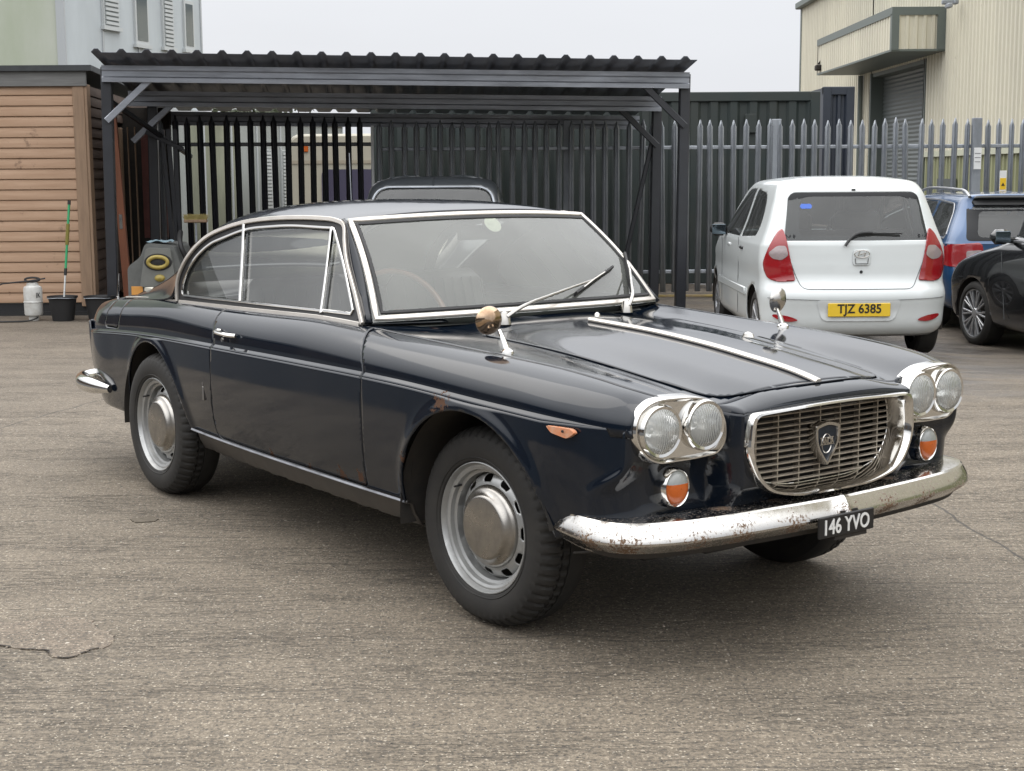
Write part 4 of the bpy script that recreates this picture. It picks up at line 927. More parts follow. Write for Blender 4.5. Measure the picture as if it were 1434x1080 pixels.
# open orange-brown door seen edge on, and the dark red door leaning beyond it
a = at(158, 165, 16.9); b = at(171, 410, 16.6)
od = empty('orange_wooden_door', (b[0], 16.7, gz(16.7)), 0, 'orange brown wooden door standing open edge on at the shed doorway', 'door')
zt1 = a[2]-gz(16.7); ddx = a[0]-b[0]
lf = G.grid(np.array([[(0, 0, 0), (0, .85, 0)], [(ddx, 0, zt1), (ddx, .85, zt1)]])); link('door_leaf', G([(0, 0, 0), (.085, 0, 0), (.085+ddx, 0, zt1), (ddx, 0, zt1), (0, .05, 0), (.085, .05, 0), (.085+ddx, .05, zt1), (ddx, .05, zt1)], [(0, 1, 2, 3), (5, 4, 7, 6), (1, 5, 6, 2), (4, 0, 3, 7), (3, 2, 6, 7), (4, 5, 1, 0)]), mat('orange_stain', (.22, .075, .035), .55, var=.4, vscale=3, stretch=(5, 5, .5)), od, None)
link('lock_plate', box((.042+ddx*.48, -.004, zt1*.47), (.035, .006, .16), .001), chrome_d, od)
a = at(197, 182, 18.2); b = at(236, 333, 18.2)
rd = empty('dark_red_door', ((a[0]+b[0])/2, 18.2, gz(18)), 0, 'dark red wooden door panel standing against the shed wall', 'door')
hw = (b[0]-a[0])/2; zb0, zt0 = b[2]+.11, a[2]+.11
link('door_panel', box2((-hw, -.02, zb0), (hw, .02, zt0), .004).add(box2((-hw*.75, -.028, zb0+.1), (hw*.75, -.02, zb0+.55), .003)).add(box2((-hw*.75, -.028, zb0+.7), (hw*.75, -.02, zt0-.1), .003)), mat('red_brown', (.17, .055, .045), .5, var=.4, vscale=4), rd)
link('door_handle', tube([(hw*.8, -.05, (zb0+zt0)/2-.1), (hw*1.05, -.06, (zb0+zt0)/2-.1)], .01, 8), chrome_d, rd)
link('foot', box2((-hw, -.02, 0), (-hw+.07, .02, zb0)).add(box2((hw-.07, -.02, 0), (hw, .02, zb0))), dark, rd)
for i, (x0, x1, lb) in enumerate(((178, 186, 'pale upright timber plank leaning at the shed doorway, the left of two'), (188, 196, 'pale upright timber plank beside the dark red door, the right of two'))):
    a = at(x0, 178, 17.9); b = at(x1, 350, 17.9)
    pk = link('timber_plank', box2((a[0], 17.88, gz(18)), (b[0], 17.92, a[2]), .004), timber2, None); tag(pk, lb, 'plank', 'planks at the shed doorway')
# ---- white stacked cabins behind
cab = empty('site_cabin', (-7.0, 24, -.11), 0, 'white stacked site cabins with shuttered windows rising behind the shed', 'building')
ca = math.atan2(-2.8, 10); D2 = np.array([2.8, 10, 0]); Lw = np.linalg.norm(D2); D2 /= Lw; N2 = np.array([D2[1], -D2[0], 0])
def cabw(s_, z, o=0): return D2*s_+N2*o+np.array([0, 0, z])
def wallgrid(s0, s1, z0, z1, o=0): return G([tuple(cabw(s0, z0, o)), tuple(cabw(s1, z0, o)), tuple(cabw(s1, z1, o)), tuple(cabw(s0, z1, o))], [(0, 1, 2, 3)])
def cbox(s0, s1, z0, z1, o0, o1, bev=0):
    g = box2((o0, s0, z0), (o1, s1, z1), bev); M = np.eye(4); M[:3, 0] = N2; M[:3, 1] = D2; return g.tf(M)
g = G([(-9, 0, 0), (0, 0, 0), (0, 0, 8.2), (-9, 0, 8.2)], [(0, 1, 2, 3)]); link('front_wall', g, green_pan, cab, None)
link('side_wall', cbox(.0, 4.65, 2.7, 8.2, -3, 0), white_pan, cab, None); low_pan = mat('weathered_panel', (.30, .32, .31), .6, var=.35, vscale=1.4, stretch=(1, 1, .25), col2=(.22, .235, .22)); moss2 = mat('weathered_moss', (.25, .26, .19), .7, var=.5, vscale=1.6, stretch=(1, 1, .3))
link('lower_wall', cbox(.0, 4.0, 0, 2.62, -3, 0).add(cbox(6.1, 11.5, 0, 2.62, -3, 0)), low_pan, cab, None); link('mossy_wall', cbox(4.0, 6.1, 0, 2.62, -3, 0), moss2, cab, None)
tr = G()
for s_ in np.arange(0, 11.6, 1.15): tr.add(cbox(s_-.03, s_+.03, 0, 2.62, 0, .02))
for s_ in np.arange(0, 4.66, 1.16): tr.add(cbox(s_-.025, s_+.025, 2.72, 8.2, 0, .02))
for z in (2.62, 5.3): tr.add(cbox(0, 11.5 if z < 3 else 4.65, z, z+.10, -3, .05))
tr.add(box2((-.10, -.03, 0), (.03, .03, 8.2))); link('corner_trim', tr, mat('cabin_trim', (.38, .40, .41), .5), cab, None)
def cabwin(s0, s1, z0, z1, shutter):
    f = link('window', cbox(s0, s1, z0, z1, 0, .04).add(cbox(s0-.05, s1+.05, z0-.06, z0, 0, .07)), shut_m, cab, None)
    if shutter:
        q = G(); n = int((z1-z0)/.075)
        for i in range(n): z = z0+.03+i*(z1-z0-.06)/n; q.add(cbox(s0+.04, s1-.04, z, z+.045, .04, .065))
        link('shutter', q, shut_m, f, None)
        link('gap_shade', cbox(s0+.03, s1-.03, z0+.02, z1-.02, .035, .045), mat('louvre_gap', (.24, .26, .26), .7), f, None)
    else: link('pane', cbox(s0+.05, s1-.05, z0+.06, z1-.06, .035, .046), win_dark, f, None)
def spx(px):  # position along the side wall seen at column px
    k = (px-717)/FPX; return (-7-k*24)/(k*10-2.8)*Lw
for x0, x1, y0, y1, sh_ in ((160, 181, -60, 44, 1), (203, 221, -40, 68, 0), (241, 255, -10, 72, 1), (270, 283, 10, 75, 0)):
    s0, s1 = spx(x0), spx(x1); sm = (s0+s1)/2; Yd = 24+sm*D2[1]; zc = lambda y: 1.39+(248-y)*Yd/FPX+.11; cabwin(s0, s1, zc(y1), zc(y0), sh_)
for x0, x1, sh_ in ((372, 384, 0), (398, 410, 1), (421, 430, 1)): cabwin(spx(x0), spx(x1), .75, 2.05, 1)
# ---- cream caravan behind the fence
cvx = at(486, 250, 27)[0]; cv = empty('caravan', (cvx, 27, -.11), 0, 'cream touring caravan with a wide purple tinted window behind the black fence', 'caravan')
P = roundpoly([(-1.1, .45), (1.1, .45), (1.12, 1.3), (1.05, 2.25), (-1.05, 2.25), (-1.12, 1.3)], [.15, .15, .3, .25, .25, .3]); Q = [[(p[0]*k, y, 1.35+(p[1]-1.35)*k) for p in P] for y, k in ((.25, .90), (.06, .985), (0, .96), (-.03, .90))]
Q = [[(p[0]*k, y, 1.35+(p[1]-1.35)*k) for p in P] for y, k in ((4, 1), (.12, 1), (.04, .985), (0, .95))]; g = G.grid(np.array(Q), cv=True); n_ = len(P); g.F.append([3*n_+i for i in range(n_)]); g.orient((0, 2, 1.3))
link('body', g, mat('caravan_cream', (.38, .355, .285), .45, var=.15, vscale=2), cv, 40)
P = roundpoly([(-.45, .95), (.80, .95), (.80, 1.62), (-.45, 1.62)], .12); link('window', prism(P, -.03, .02, 1), mat('tinted_window', (.07, .065, .10), .12, coat=1), cv, 30, rec=True)
link('trim_band', box2((-1.0, -.02, 1.72), (1.0, .02, 1.78)), mat('caravan_trim', (.30, .26, .20), .5), cv); link('lamp', box((-.72, -.02, 2.0), (.08, .04, .14), .01), amber, cv)
link('wheel', lathe([(0, .08), (.22, .08), (.30, .05), (.30, -.1)], 24, 'x').mv((-1.05, 2.2, .30)), tyre_m, cv)
# small tree beyond it
def tree(x, y, h, r, label):
    t = empty('tree', (x, y, -.11), 0, label, 'tree'); link('trunk', tube([(0, 0, 0), (.05, 0, h*.4), (-.05, .1, h*.75)], .12, 8, scale=[1, .7, .3]).add(tube([(.03, 0, h*.4), (.6, .1, h*.7)], .05, 6)).add(tube([(.03, 0, h*.45), (-.6, -.1, h*.75)], .05, 6)), mat('bark', (.07, .055, .04), .9), t)
    V = []; F = []
    cl = [(rng.normal(0, r*.5), rng.normal(0, r*.5), h*.75+rng.normal(0, r*.35), r*rng.uniform(.25, .5)) for _ in range(26)]
    for (cx, cy, cz, cr2) in cl:
        for _ in range(110):
            d = rng.normal(size=3); d /= np.linalg.norm(d); c = np.array([cx, cy, cz])+d*cr2*rng.uniform(.5, 1); u = rng.normal(size=3)*.045; v = rng.normal(size=3)*.045; k = len(V); V += [c-u, c+v, c+u, c-v]; F.append((k, k+1, k+2, k+3))
    link('crown', G(V, F), mat('leaf', (.06, .075, .035), .6, var=.5, vscale=3), t, None)
tree(-7.2, 42, 3.6, 1.3, 'small bushy green tree beyond the caravan roof')
# ---- shipping containers
def container(x0, x1, Y, h, m_, label, depth=2.4):
    r = empty('shipping_container', (x0, Y, -.11), 0, label, 'container', 'containers behind the fence'); L = x1-x0; P = []; n = int(L/.28)
    for i in range(n+1):
        b0 = .12+i*(L-.24)/(n+1); d = (L-.24)/(n+1)
        for t, o in ((0, 0), (.25, 0), (.40, .036), (.75, .036), (.9, 0)): P.append((b0+t*d, o))
    P.append((L-.12, 0)); w_ = G.grid(np.array([[(x, .05+o, z) for x, o in P] for z in (.15, h-.12)])).orient((L/2, 3, 1)); link('side_panel', w_, m_, r, 25)
    w2 = box2((0, .03, h-.13), (L, .12, h), .01).add(box2((0, .03, 0), (L, .12, .15), .01)).add(box2((0, .02, 0), (.13, .15, h), .01)).add(box2((L-.13, .02, 0), (L, .15, h), .01)); link('frame', w2, m_, r, 25)
    link('roof', box2((.02, .06, h-.06), (L-.02, depth, h-.012)), m_, r, None); link('end_panel', box2((L-.03, .1, .05), (L-.005, depth, h-.03)).add(box2((.005, .1, .05), (.03, depth, h-.03))), m_, r, None)
    return r
cgreen = mat('container_green', (.020, .031, .031), .55, var=.35, vscale=1.5, col2=(.030, .036, .032)); speckle(cgreen, [], (.10, .085, .06), thr=.72, scale=4)
x0 = at(519, 200, 20.6)[0]; x1 = at(1148, 200, 20.6)[0]; g1 = container(x0, x1, 20.6, 2.60, cgreen, 'long dark green shipping container with rust stained top rail behind the fence')
xb = np.linspace(.4, x1-x0-.4, 7); 
link('vent', box2((x1-x0-1.02, .0, 2.05), (x1-x0-.86, .04, 2.30), .004), cgreen, g1)
cblue = mat('container_blue', (.030, .038, .055), .5, var=.3, vscale=2)
x0 = at(1152, 200, 24)[0]; x1 = at(1196, 200, 24)[0]; container(x0, x1+.0, 24.0, 2.85, cblue, 'narrow dark blue container end standing past the green container')
# ---- cream ribbed warehouse, long wall running straight away from us
XW = 10.0; wh = empty('warehouse', (XW, 29, -.11), 0, 'cream ribbed metal warehouse with a box canopy over its roller door', 'building')
cream = mat('cream_cladding', (.62, .59, .475), .5, var=.12, vscale=.8, col2=(.50, .475, .385), stretch=(1, 1, .12)); speckle(cream, [], (.33, .30, .22), thr=.66, scale=1.7); olive = mat('olive_cladding', (.26, .27, .15), .55, var=.25, vscale=1.2, stretch=(1, 1, .3)); grey_tr = mat('grey_green_trim', (.105, .125, .115), .5)
def ribs(y0, y1, z0, z1, x=0, rib=.25, dep=.04, sgn=-1, slope=0):
    P = []; y = y0
    while y < y1:
        for t, o in ((0, 0), (.30, 0), (.42, dep), (.72, dep), (.84, 0)): P.append((min(y+t*rib, y1), o))
        y += rib
    P.append((y1, 0)); return G.grid(np.array([[(x+sgn*o, yy, z) for yy, o in P] for z in (z0, z1)])).orient((x+5, (y0+y1)/2, (z0+z1)/2))
H = 7.1; dy0, dy1 = 36.7-29, 42.0-29
wall = ribs(-26, dy0, 1.98, H).add(ribs(dy1, 23.2, 1.98, H)).add(ribs(dy0, dy1, 4.2, H)).add(ribs(dy1+.0, 23.2, 0, 1.98)); link('wall', wall, cream, wh, None)
link('lower_wall', ribs(-26, dy0-.05, 0, 1.86, x=.03), olive, wh, None)
link('wall_rail', box2((-.06, -26, 1.86), (.02, dy0-.1, 1.99)), mat('rail_cream', (.42, .43, .33), .5), wh, None)
link('end_wall', box2((.0, 23.2, 0), (20, 23.3, H)), cream, wh, None); link('roof', box2((-.02, -26, H), (20, 23.4, H+.15)), felt, wh, None)
link('gutter', box2((-.22, -26, H-.06), (.05, 23.5, H+.16), .03), grey_tr, wh, 30); link('corner_trim', box2((-.06, 23.15, 0), (.06, 23.35, H)), grey_tr, wh, None)
link('downpipe', tube([(-.12, dy1+.9, 0), (-.12, dy1+.9, 4.2)], .07, 8), grey_tr, wh)
dj = link('roller_door', G.grid(np.array([[(.30+.02*(k % 2), y, z) for k, z in enumerate(np.arange(0, 4.2, .055))] for y in (dy0, dy1)])).orient((3, 10, 2)), mat('shutter_grey', (.10, .115, .115), .5), wh, 15)
link('door_jamb', box2((-.04, dy0-.16, 0), (.35, dy0, 4.2)).add(box2((-.04, dy1, 0), (.35, dy1+.16, 4.2))).add(box2((0, dy0, 4.1), (.35, dy1, 4.2))), grey_tr, wh, None)
bx0 = -1.22; by0, by1 = 6.0, 14.4; bz0, bz1 = 4.30, 5.18
cn = link('entrance_canopy', ribs(by0+.12, by1, bz0, bz1-.1, x=bx0, rib=.25, dep=.03), cream, wh, None)
P = []; x = bx0
while x < -.16:
    for t, o in ((0, 0), (.30, 0), (.42, .03), (.72, .03), (.84, 0)): P.append((min(x+t*.20, -.1), o))
    x += .20
link('canopy_end', G.grid(np.array([[(xx, by0-o, z) for xx, o in P] for z in (bz0, bz1-.1)])).orient((-.5, 10, 4.7)), cream, cn, None)
link('canopy_trim', box2((bx0-.05, by0-.05, bz1-.12), (0, by1, bz1+.06)).add(box2((bx0-.05, by0-.06, bz0-.02), (bx0+.12, by0+.10, bz1-.1))).add(box2((-.22, by0-.06, bz0-.02), (0, by0+.1, bz1-.1))).add(box2((bx0-.04, by0-.04, bz0-.05), (0, by1, bz0-.005))), grey_tr, cn, None)
for (px, py, Y) in ((1146, 95, 43.0),): 
    c = at(px, py, Y)-np.array([XW, 29, -.11]); link('floodlight', box(c, (.18, .25, .16), .03).add(bar(c+np.array([0, 0, .1]), c+np.array([.2, 0, .35]), .05, .05)), dark, cn)
c = at(1338, 3, 10.0*FPX/(1338-717))-np.array([XW, 29, -.11]); link('wall_camera', box(c-np.array([.15, 0, 0]), (.3, .1, .1), .02).add(box(c, (.1, .2, .1), .02)).add(box(c-np.array([.2, .2, .1]), (.1, .3, .1), .02)), galv, wh)
# small green side door and frame in the lower wall
yd = 10*FPX/(1320-717)-29; link('side_door', box2((-.05, yd-.9, 0), (.0, yd+.5, 1.35)), mat('door_green', (.05, .06, .055), .5), wh, None)
# ---- row of brick units behind the photographer (only seen mirrored in glass and paint)
brick = mat('dull_brick', (.10, .075, .06), .8, var=.3, vscale=1); bh = empty('brick_workshop', (-13, -10, 0), R_(-38), 'low brick workshops with a pitched grey roof facing the yard from behind', 'building')
link('wall', box2((-22, -6, 0), (26, 0, 3.3)), brick, bh, None)
link('roof', G([(-22.4, .4, 3.3), (26.4, .4, 3.3), (26.4, -3, 4.9), (-22.4, -3, 4.9), (-22.4, -6.4, 3.3), (26.4, -6.4, 3.3)], [(0, 1, 2, 3), (3, 2, 5, 4), (0, 3, 4), (1, 5, 2)]), felt, bh, None)
bh2 = empty('brick_workshop', (-18, 6, 0), 0, 'long dull brick workshop closing the left side of the yard outside the picture', 'building'); link('wall', box2((-6, -18, -.2), (0, 22, 2.9)), brick, bh2, None); link('roof', G([(.3, -18.3, 2.9), (.3, 22.3, 2.9), (-3, 22.3, 4.0), (-3, -18.3, 4.0), (-6.3, 22.3, 2.9), (-6.3, -18.3, 2.9)], [(0, 1, 2, 3), (3, 2, 4, 5), (1, 4, 2), (0, 3, 5)]), felt, bh2, None)
for i in range(6): link('roller_door', box2((-19+i*7.5, -.03, 0), (-15.6+i*7.5, .04, 2.8)), mat('blue_shutter', (.05, .06, .075), .5) if i == 0 else bpy.data.materials['blue_shutter'], bh, None)
# ================================================================== steel canopy, palisade fences
# open-fronted steel canopy
FL = np.array([at(149, 200, 15.98)[0], 15.98, 0]); FR = np.array([at(954, 200, 16.5)[0], 16.5, 0]); dv = (FR-FL)/np.linalg.norm(FR-FL); dp = np.array([-dv[1], dv[0], 0]); LW = np.linalg.norm(FR-FL)
cn_ = empty('steel_canopy', (FL[0], FL[1], -.10), math.atan2(dv[1], dv[0]), 'open fronted black steel canopy with a corrugated roof in front of the fence', 'canopy')
cn_.rotation_euler[1] = .0125
sl = -.108   # roof fall per metre towards the back
def rz_(y): return 2.70+sl*y
for x in (0, LW): 
    for y in (0, 1.64): xo = x+(.22 if x == 0 and y > 1 else 0); link('post', box2((xo-.055, y-.055, 0), (xo+.055, y+.055, rz_(y)-.06), .008), black_st, cn_)
def chan(y, z1, h=.17):   # rolled purlin with lips
    zb = z1-h; P = [(y, z1), (y-.06, z1), (y-.06, z1-.045), (y-.045, z1-.06), (y-.045, zb+.06), (y-.065, zb+.045), (y-.065, zb), (y, zb)]
    Q = [[(x, a, b) for a, b in P] for x in (-.03, LW+.03)]; g = G.grid(np.array(Q), cv=True); n = len(P); g.F += [list(range(n)), [n+i for i in range(n)][::-1]]; return g.orient((LW/2, y, z1-h/2))
for y in (-.0, 1.62, 3.15): link('purlin', chan(y-.06, rz_(y)-.05, .17), galv_b, cn_, 20)
rs = []; pit = .2525; n = int((LW-.02)/pit); xx = []; x = -.01
for i in range(n+1):
    for t, o in ((-.052, 0), (-.020, .036), (.020, .036), (.052, 0), (.5*pit, -.0)):
        xx.append((x+t, o))
    x += pit
xx = sorted(xx); g = G.grid(np.array([[(a, y, rz_(y)+o) for a, o in xx] for y in (-.50, 3.35)])).orient((2, 1, 0)); link('roof_sheet', g, roof_st, cn_, 20, sol=.006)
for x, s in ((0, 1), (LW, -1)):
    for y in (0, 1.64): link('brace', bar((x, y-.07, rz_(y)-.62), (x+s*.52, y-.07, rz_(y)-.13), .07, .04, up=(0, 1, 0)), galv_b if s > 0 else black_st, cn_)
link('rear_brace', bar((LW-.02, 1.64, 2.1), (LW-.45, 1.75, .02), .05, .05, up=(0, 1, 0)), black_st, cn_)
link('side_rail', bar((0, .1, 2.30), (.55, 2.4, 1.75), .05, .05), black_st, cn_)
# palisade
def pale_g(h, w_=.068, t=.012):
    Z = [0, h-.10, h-.045, h]; g = G(); c = [(-w_/2, 0), (-w_*.22, -.022), (0, -.010), (w_*.22, -.022), (w_/2, 0)]
    rows = []
    for z, k in ((0, 1), (h-.085, 1), (h-.06, .62)): rows.append([(a*k, b, z) for a, b in c])
    rows.append([(a*.12, b*.6, h) for a, b in c]); g = G.grid(np.array(rows)); return g
pale_me = {}
def fence(name, pts, m_, h, label, grp=None, pitch=.1445, posts=(), base=None):
    r = empty('palisade_fence', (pts[0][0], pts[0][1], gz(pts[0][1])), 0, label, 'fence'); o0 = np.array([pts[0][0], pts[0][1], 0]); pts = [np.array([p[0], p[1], 0])-o0 for p in pts]
    cum = [0]; [cum.append(cum[-1]+np.linalg.norm(pts[i+1]-pts[i])) for i in range(len(pts)-1)]; n = int(cum[-1]/pitch); first = None
    for i in range(n+1):
        s = i*pitch; k = min(max(0, np.searchsorted(cum, s)-1), len(pts)-2); t = (s-cum[k])/(cum[k+1]-cum[k]); p = pts[k]*(1-t)+pts[k+1]*t; an = math.atan2(*(pts[k+1]-pts[k])[[1, 0]])
        if first is None: first = link('pale', pale_g(h), m_, r, 20, sol=.003); o = first
        else: o = first.copy(); COL.objects.link(o); o.parent = r
        o.location = (p[0], p[1], .05+rng.normal(0, .007)); o.rotation_euler = (rng.normal(0, .006), rng.normal(0, .007), an+rng.normal(0, .05))
    for k in range(len(pts)-1):
        for z in (.30, h-.28): link('rail', bar(pts[k]+np.array([0, .03, z]), pts[k+1]+np.array([0, .03, z]), .045, .045), m_, r, 20)
    for px, py in posts: link('post', box2((px-o0[0]-.055, py-o0[1]+.01, 0), (px-o0[0]+.055, py-o0[1]+.10, h+.06), .006), m_, r, 20)
    return r
A = at(246, 200, 17.7); B = at(521, 200, 18.25); Cc = at(950, 200, 18.55); Dd = at(1500, 200, 18.8)
fence('f', [A[:2], B[:2]], black_st, 2.16, 'black palisade fence under the left of the canopy with the white cabin behind it')
fc = fence('f', [B[:2]+np.array([.09, 0]), Cc[:2], Dd[:2]], galv, 2.10, 'grey galvanised palisade fence running past the green container to the right', posts=[(at(p, 200, 18.6)[0], 18.6) for p in (795, 1088, 1369)])
link('white_edge_post', box2((B[0]-.0-(B[0]+.09)-.012, .0, 0), (B[0]+.02-(B[0]+.09), .03, 2.1)), mat('white_strip', (.6, .62, .62), .5), fc)
# leaning black bars of an old gate at the fence end
gt = empty('folded_gate', (at(243, 300, 17.5)[0], 17.5, gz(17.5)), 0, 'black steel gate folded back at the left end of the black fence', 'gate')
for i, (dx_, ln) in enumerate(((-.10, .12), (-.03, .10), (.05, .02))): link('gate_bar', bar((dx_+ln, 0, .05), (dx_, 0, 2.05), .05, .02, up=(0, 1, 0)), black_st, gt)
link('gate_rail', bar((-.28, -.02, 2.02), (.14, 0, 1.82), .05, .03, up=(0, 1, 0)), black_st, gt)
pg = link('grey_steel_stake', pale_g(2.2).mv((at(229, 300, 17.9)[0], 17.9, -.11)), galv, None, 20, sol=.003); tag(pg, 'single grey steel fence pale standing beside the folded black gate', 'fence pale')
# yellow kerb edge at the fence foot
kp = [at(880, 413, 18.4)[:2], at(1500, 413, 18.7)[:2]]; kb = link('yellow_edge_strip', box2((kp[0][0], 18.40, -.112), (kp[1][0], 18.46, -.085), .004), mat('worn_yellow', (.36, .27, .07), .7, var=.6, vscale=9, col2=(.20, .15, .12)), None); tag(kb, 'worn yellow painted strip along the foot of the grey fence', 'kerb strip')
# signs wired to the fence
def sign(px, py, w_, h, Y, nm, label, bits):
    c = at(px, py, Y); r = empty(nm, tuple(c), 0, label, 'sign'); link('board', box((0, 0, 0), (w_, .006, h), .001), mat('sign_white', (.70, .70, .69), .5) if 'sign_white' not in bpy.data.materials else bpy.data.materials['sign_white'], r)
    for nm2, g, m_ in bits: link(nm2, g, m_, r, 20)
ylw = mat('sign_yellow', (.75, .48, .02), .5)
lines = G()
for i in range(3): lines.add(box((0, -.004, .06-i*.05), (.07, .002, .008)))
sign(1369, 222, .09, .26, 18.5, 'fence_notice', 'small white notice with grey lines fixed high on the grey fence post', [('print', lines, mat('sign_grey', (.15, .15, .16), .6))])
sign(1404.5, 254, .085, .26, 18.5, 'warning_sign', 'white warning sign with yellow panel and triangle behind the parked cars', [('yellow_panel', box((0, -.004, -.03), (.075, .003, .14)), ylw), ('symbol', prism([(-.022, .045), (.022, .045), (0, .085)], -.009, -.003, 1).mv((0, 0, -.10)), rubber)])
# ================================================================== things by the shed
def gy(Y): return gz(Y)
# pressure sprayer
c = gp(48, 449); sp_ = empty('pressure_sprayer', (c[0], c[1], gz(c[1])), R_(10), 'white plastic pressure sprayer bottle with black handle and hose in front of the shed', 'sprayer')
wp_ = mat('white_plastic', (.58, .59, .58), .45, var=.3, vscale=12, col2=(.42, .41, .38))
link('tank', lathe([(.0, .0), (.05, .0), (.055, .03), (.048, .05), (.090, .06), (.096, .08), (.096, .19), (.100, .195), (.100, .205), (.096, .21), (.098, .33), (.090, .36), (.062, .375), (.058, .40), (.0, .405)], 30, 'z'), wp_, sp_, 35)
th = np.linspace(0, 2*math.pi, 20, endpoint=False); link('handle', tube([(.075*math.cos(a), 0, .435+.022*math.sin(a)) for a in th], .011, 8, up=(0, 1, 0), closed=True).add(tube([(0, 0, .39), (0, 0, .42)], .02, 10)), rubber, sp_)
link('hose', tube(smooth_path([(.05, -.09, .04), (-.02, -.16, .015), (-.2, -.2, .012), (-.5, -.16, .012), (-.75, -.1, .012)], 24), .009, 8), rubber, sp_)
link('lance', tube([(-.62, .0, .25), (-.3, -.03, .40), (-.02, -.05, .425), (.14, -.05, .45)], .008, 8), rubber, sp_)
tg = text_g('IK', .075, .001, .8, .001); V = tg.V.copy(); tg.V = np.stack([V[:, 0], -V[:, 2], V[:, 1]], 1).reshape(-1, 3); a_ = R_(42); ctr = tg.V.copy()
tg.V = np.stack([.0985*np.sin(a_+ctr[:, 0]/.0985), -.0985*np.cos(a_+ctr[:, 0]/.0985)-.0005, ctr[:, 2]+.275], 1); link('lettering', tg, mat('print_black', (.02, .02, .022), .5), sp_)
def bucket(px, py, sc_, label):
    c = gp(px, py); r = empty('builders_bucket', (c[0], c[1], gz(c[1])), 0, label, 'bucket', 'black buckets by the shed')
    link('bucket_body', lathe([(.0, .012), (.105, .012), (.110, 0), (.145, .235), (.160, .245), (.160, .262), (.150, .262), (.142, .24), (.104, .02), (.0, .02)], 36, 'z').sc((sc_, sc_, sc_)), rubber, r, 35)
    link('handle', tube(smooth_path([(-.152*sc_, 0, .24*sc_), (-.11, -.13, .245*sc_), (0, -.165, .25*sc_), (.11, -.13, .245*sc_), (.152*sc_, 0, .24*sc_)], 20), .004, 6), galv, r)
    return c
cb = bucket(89, 449, 1.0, 'black rubber bucket with a green pole standing in it'); bucket(140, 449, 1.0, 'black rubber bucket half hidden behind the rear of the blue coupe')
# telescopic pole
t0 = np.array([cb[0]-.01, cb[1]+.02, -.08]); t1 = at(97, 281, cb[1]+.22); pole = empty('telescopic_pole', tuple(t0), 0, 'green and black telescopic wash pole standing in the black bucket', 'pole')
def seg(a, b): return [tuple((t1-t0)*a), tuple((t1-t0)*b)]
link('lower_tube', tube(seg(0, .42), .010, 10), mat('alu', (.62, .63, .62), .3, .6), pole); link('clamp', tube(seg(.36, .42), .016, 10), rubber, pole)
link('green_tube', tube(seg(.42, .97), .013, 10), mat('green_plastic', (.02, .28, .11), .4), pole); link('foam_grip', tube(seg(.62, .80), .019, 10), mat('olive_foam', (.16, .14, .03), .9), pole); link('end_cap', tube(seg(.965, 1), .017, 10), rubber, pole)
# floor scrubber
Ys = 15.6; a = at(180, 415, Ys); b = at(252, 340, Ys); S1 = (b[0]-a[0]); fs = empty('floor_scrubber', ((a[0]+b[0])/2, Ys, gz(Ys)), 0, 'grey floor cleaning machine with yellow handle ring under the canopy', 'floor cleaner')
gm_ = mat('machine_grey', (.12, .125, .12), .5, var=.3, vscale=8); h = S1/2; zt = b[2]+.11
P = roundpoly([(-h, .08), (h, .08), (h*1.0, zt*.72), (h*.72, zt*.97), (-h*.30, zt*1.0), (-h*.50, zt*.82), (-h, zt*.70)], .05)
body_ = prism(P, -.0, .75, 1); link('body', body_, gm_, fs, 30, rec=True)
P2 = roundpoly([(-h*.52, zt*.45), (h*.85, zt*.45), (h*.66, zt*.93), (-h*.25, zt*.94)], .04); link('console', prism(P2, -.05, .0, 1), mat('machine_panel', (.155, .16, .15), .5, var=.2, vscale=9), fs, 30, rec=True)
yel = mat('machine_yellow', (.34, .26, .06), .45, var=.3, vscale=30)
th = np.linspace(0, 2*math.pi, 28, endpoint=False)
rg_ = link('handle_ring', tube([(.10*math.cos(a), -.065, .055*math.sin(a)+zt*.76) for a in th], .021, 10, up=(0, 1, 0), closed=True).mv((h*.20, 0, 0)), yel, fs, 50)
link('ring_recess', lathe([(.0, -.056), (.14, -.055), (.15, -.045)], 28).sc((1, 1, .62)).mv((h*.20, 0, zt*.76)), rubber, fs); link('ring_centre', lathe([(.0, -.065), (.075, -.06), (.08, -.05)], 24).sc((1, 1, .55)).mv((h*.20, 0, zt*.76)), rubber, fs); link('dial', lathe([(.0, -.09), (.025, -.085), (.045, -.075), (.055, -.05)], 20).sc((1, 1, .7)).mv((h*.24, 0, zt*.56)), yel, fs)
link('warning_label', box((-h*.66, -.006, zt*.40), (.12, .006, .09), .002), mat('orange_label', (.55, .26, .06), .5), fs); link('cloth_on_top', G.grid(np.array([[(x, y, zt+.012+.012*math.sin(x*40)*math.cos(y*31)) for x in np.linspace(-h*.3, h*.65, 14)] for y in np.linspace(.02, .3, 10)])).orient((0, 0, 0)), mat('blue_cloth', (.17, .24, .28), .8), fs, 60)
for s in (-1, 1): link('wheel', lathe([(.0, .02), (.07, .02), (.08, 0), (.08, -.03), (0, -.04)], 20, 'x').mv((s*h*.8, .1, .08)), rubber, fs)
link('rear_hose', tube(smooth_path([(h*1.02, .1, .2), (h*1.2, .15, .55), (h*.95, .1, zt*.95), (h*.8, .3, zt*1.12)], 16), .028, 8), rubber, fs)
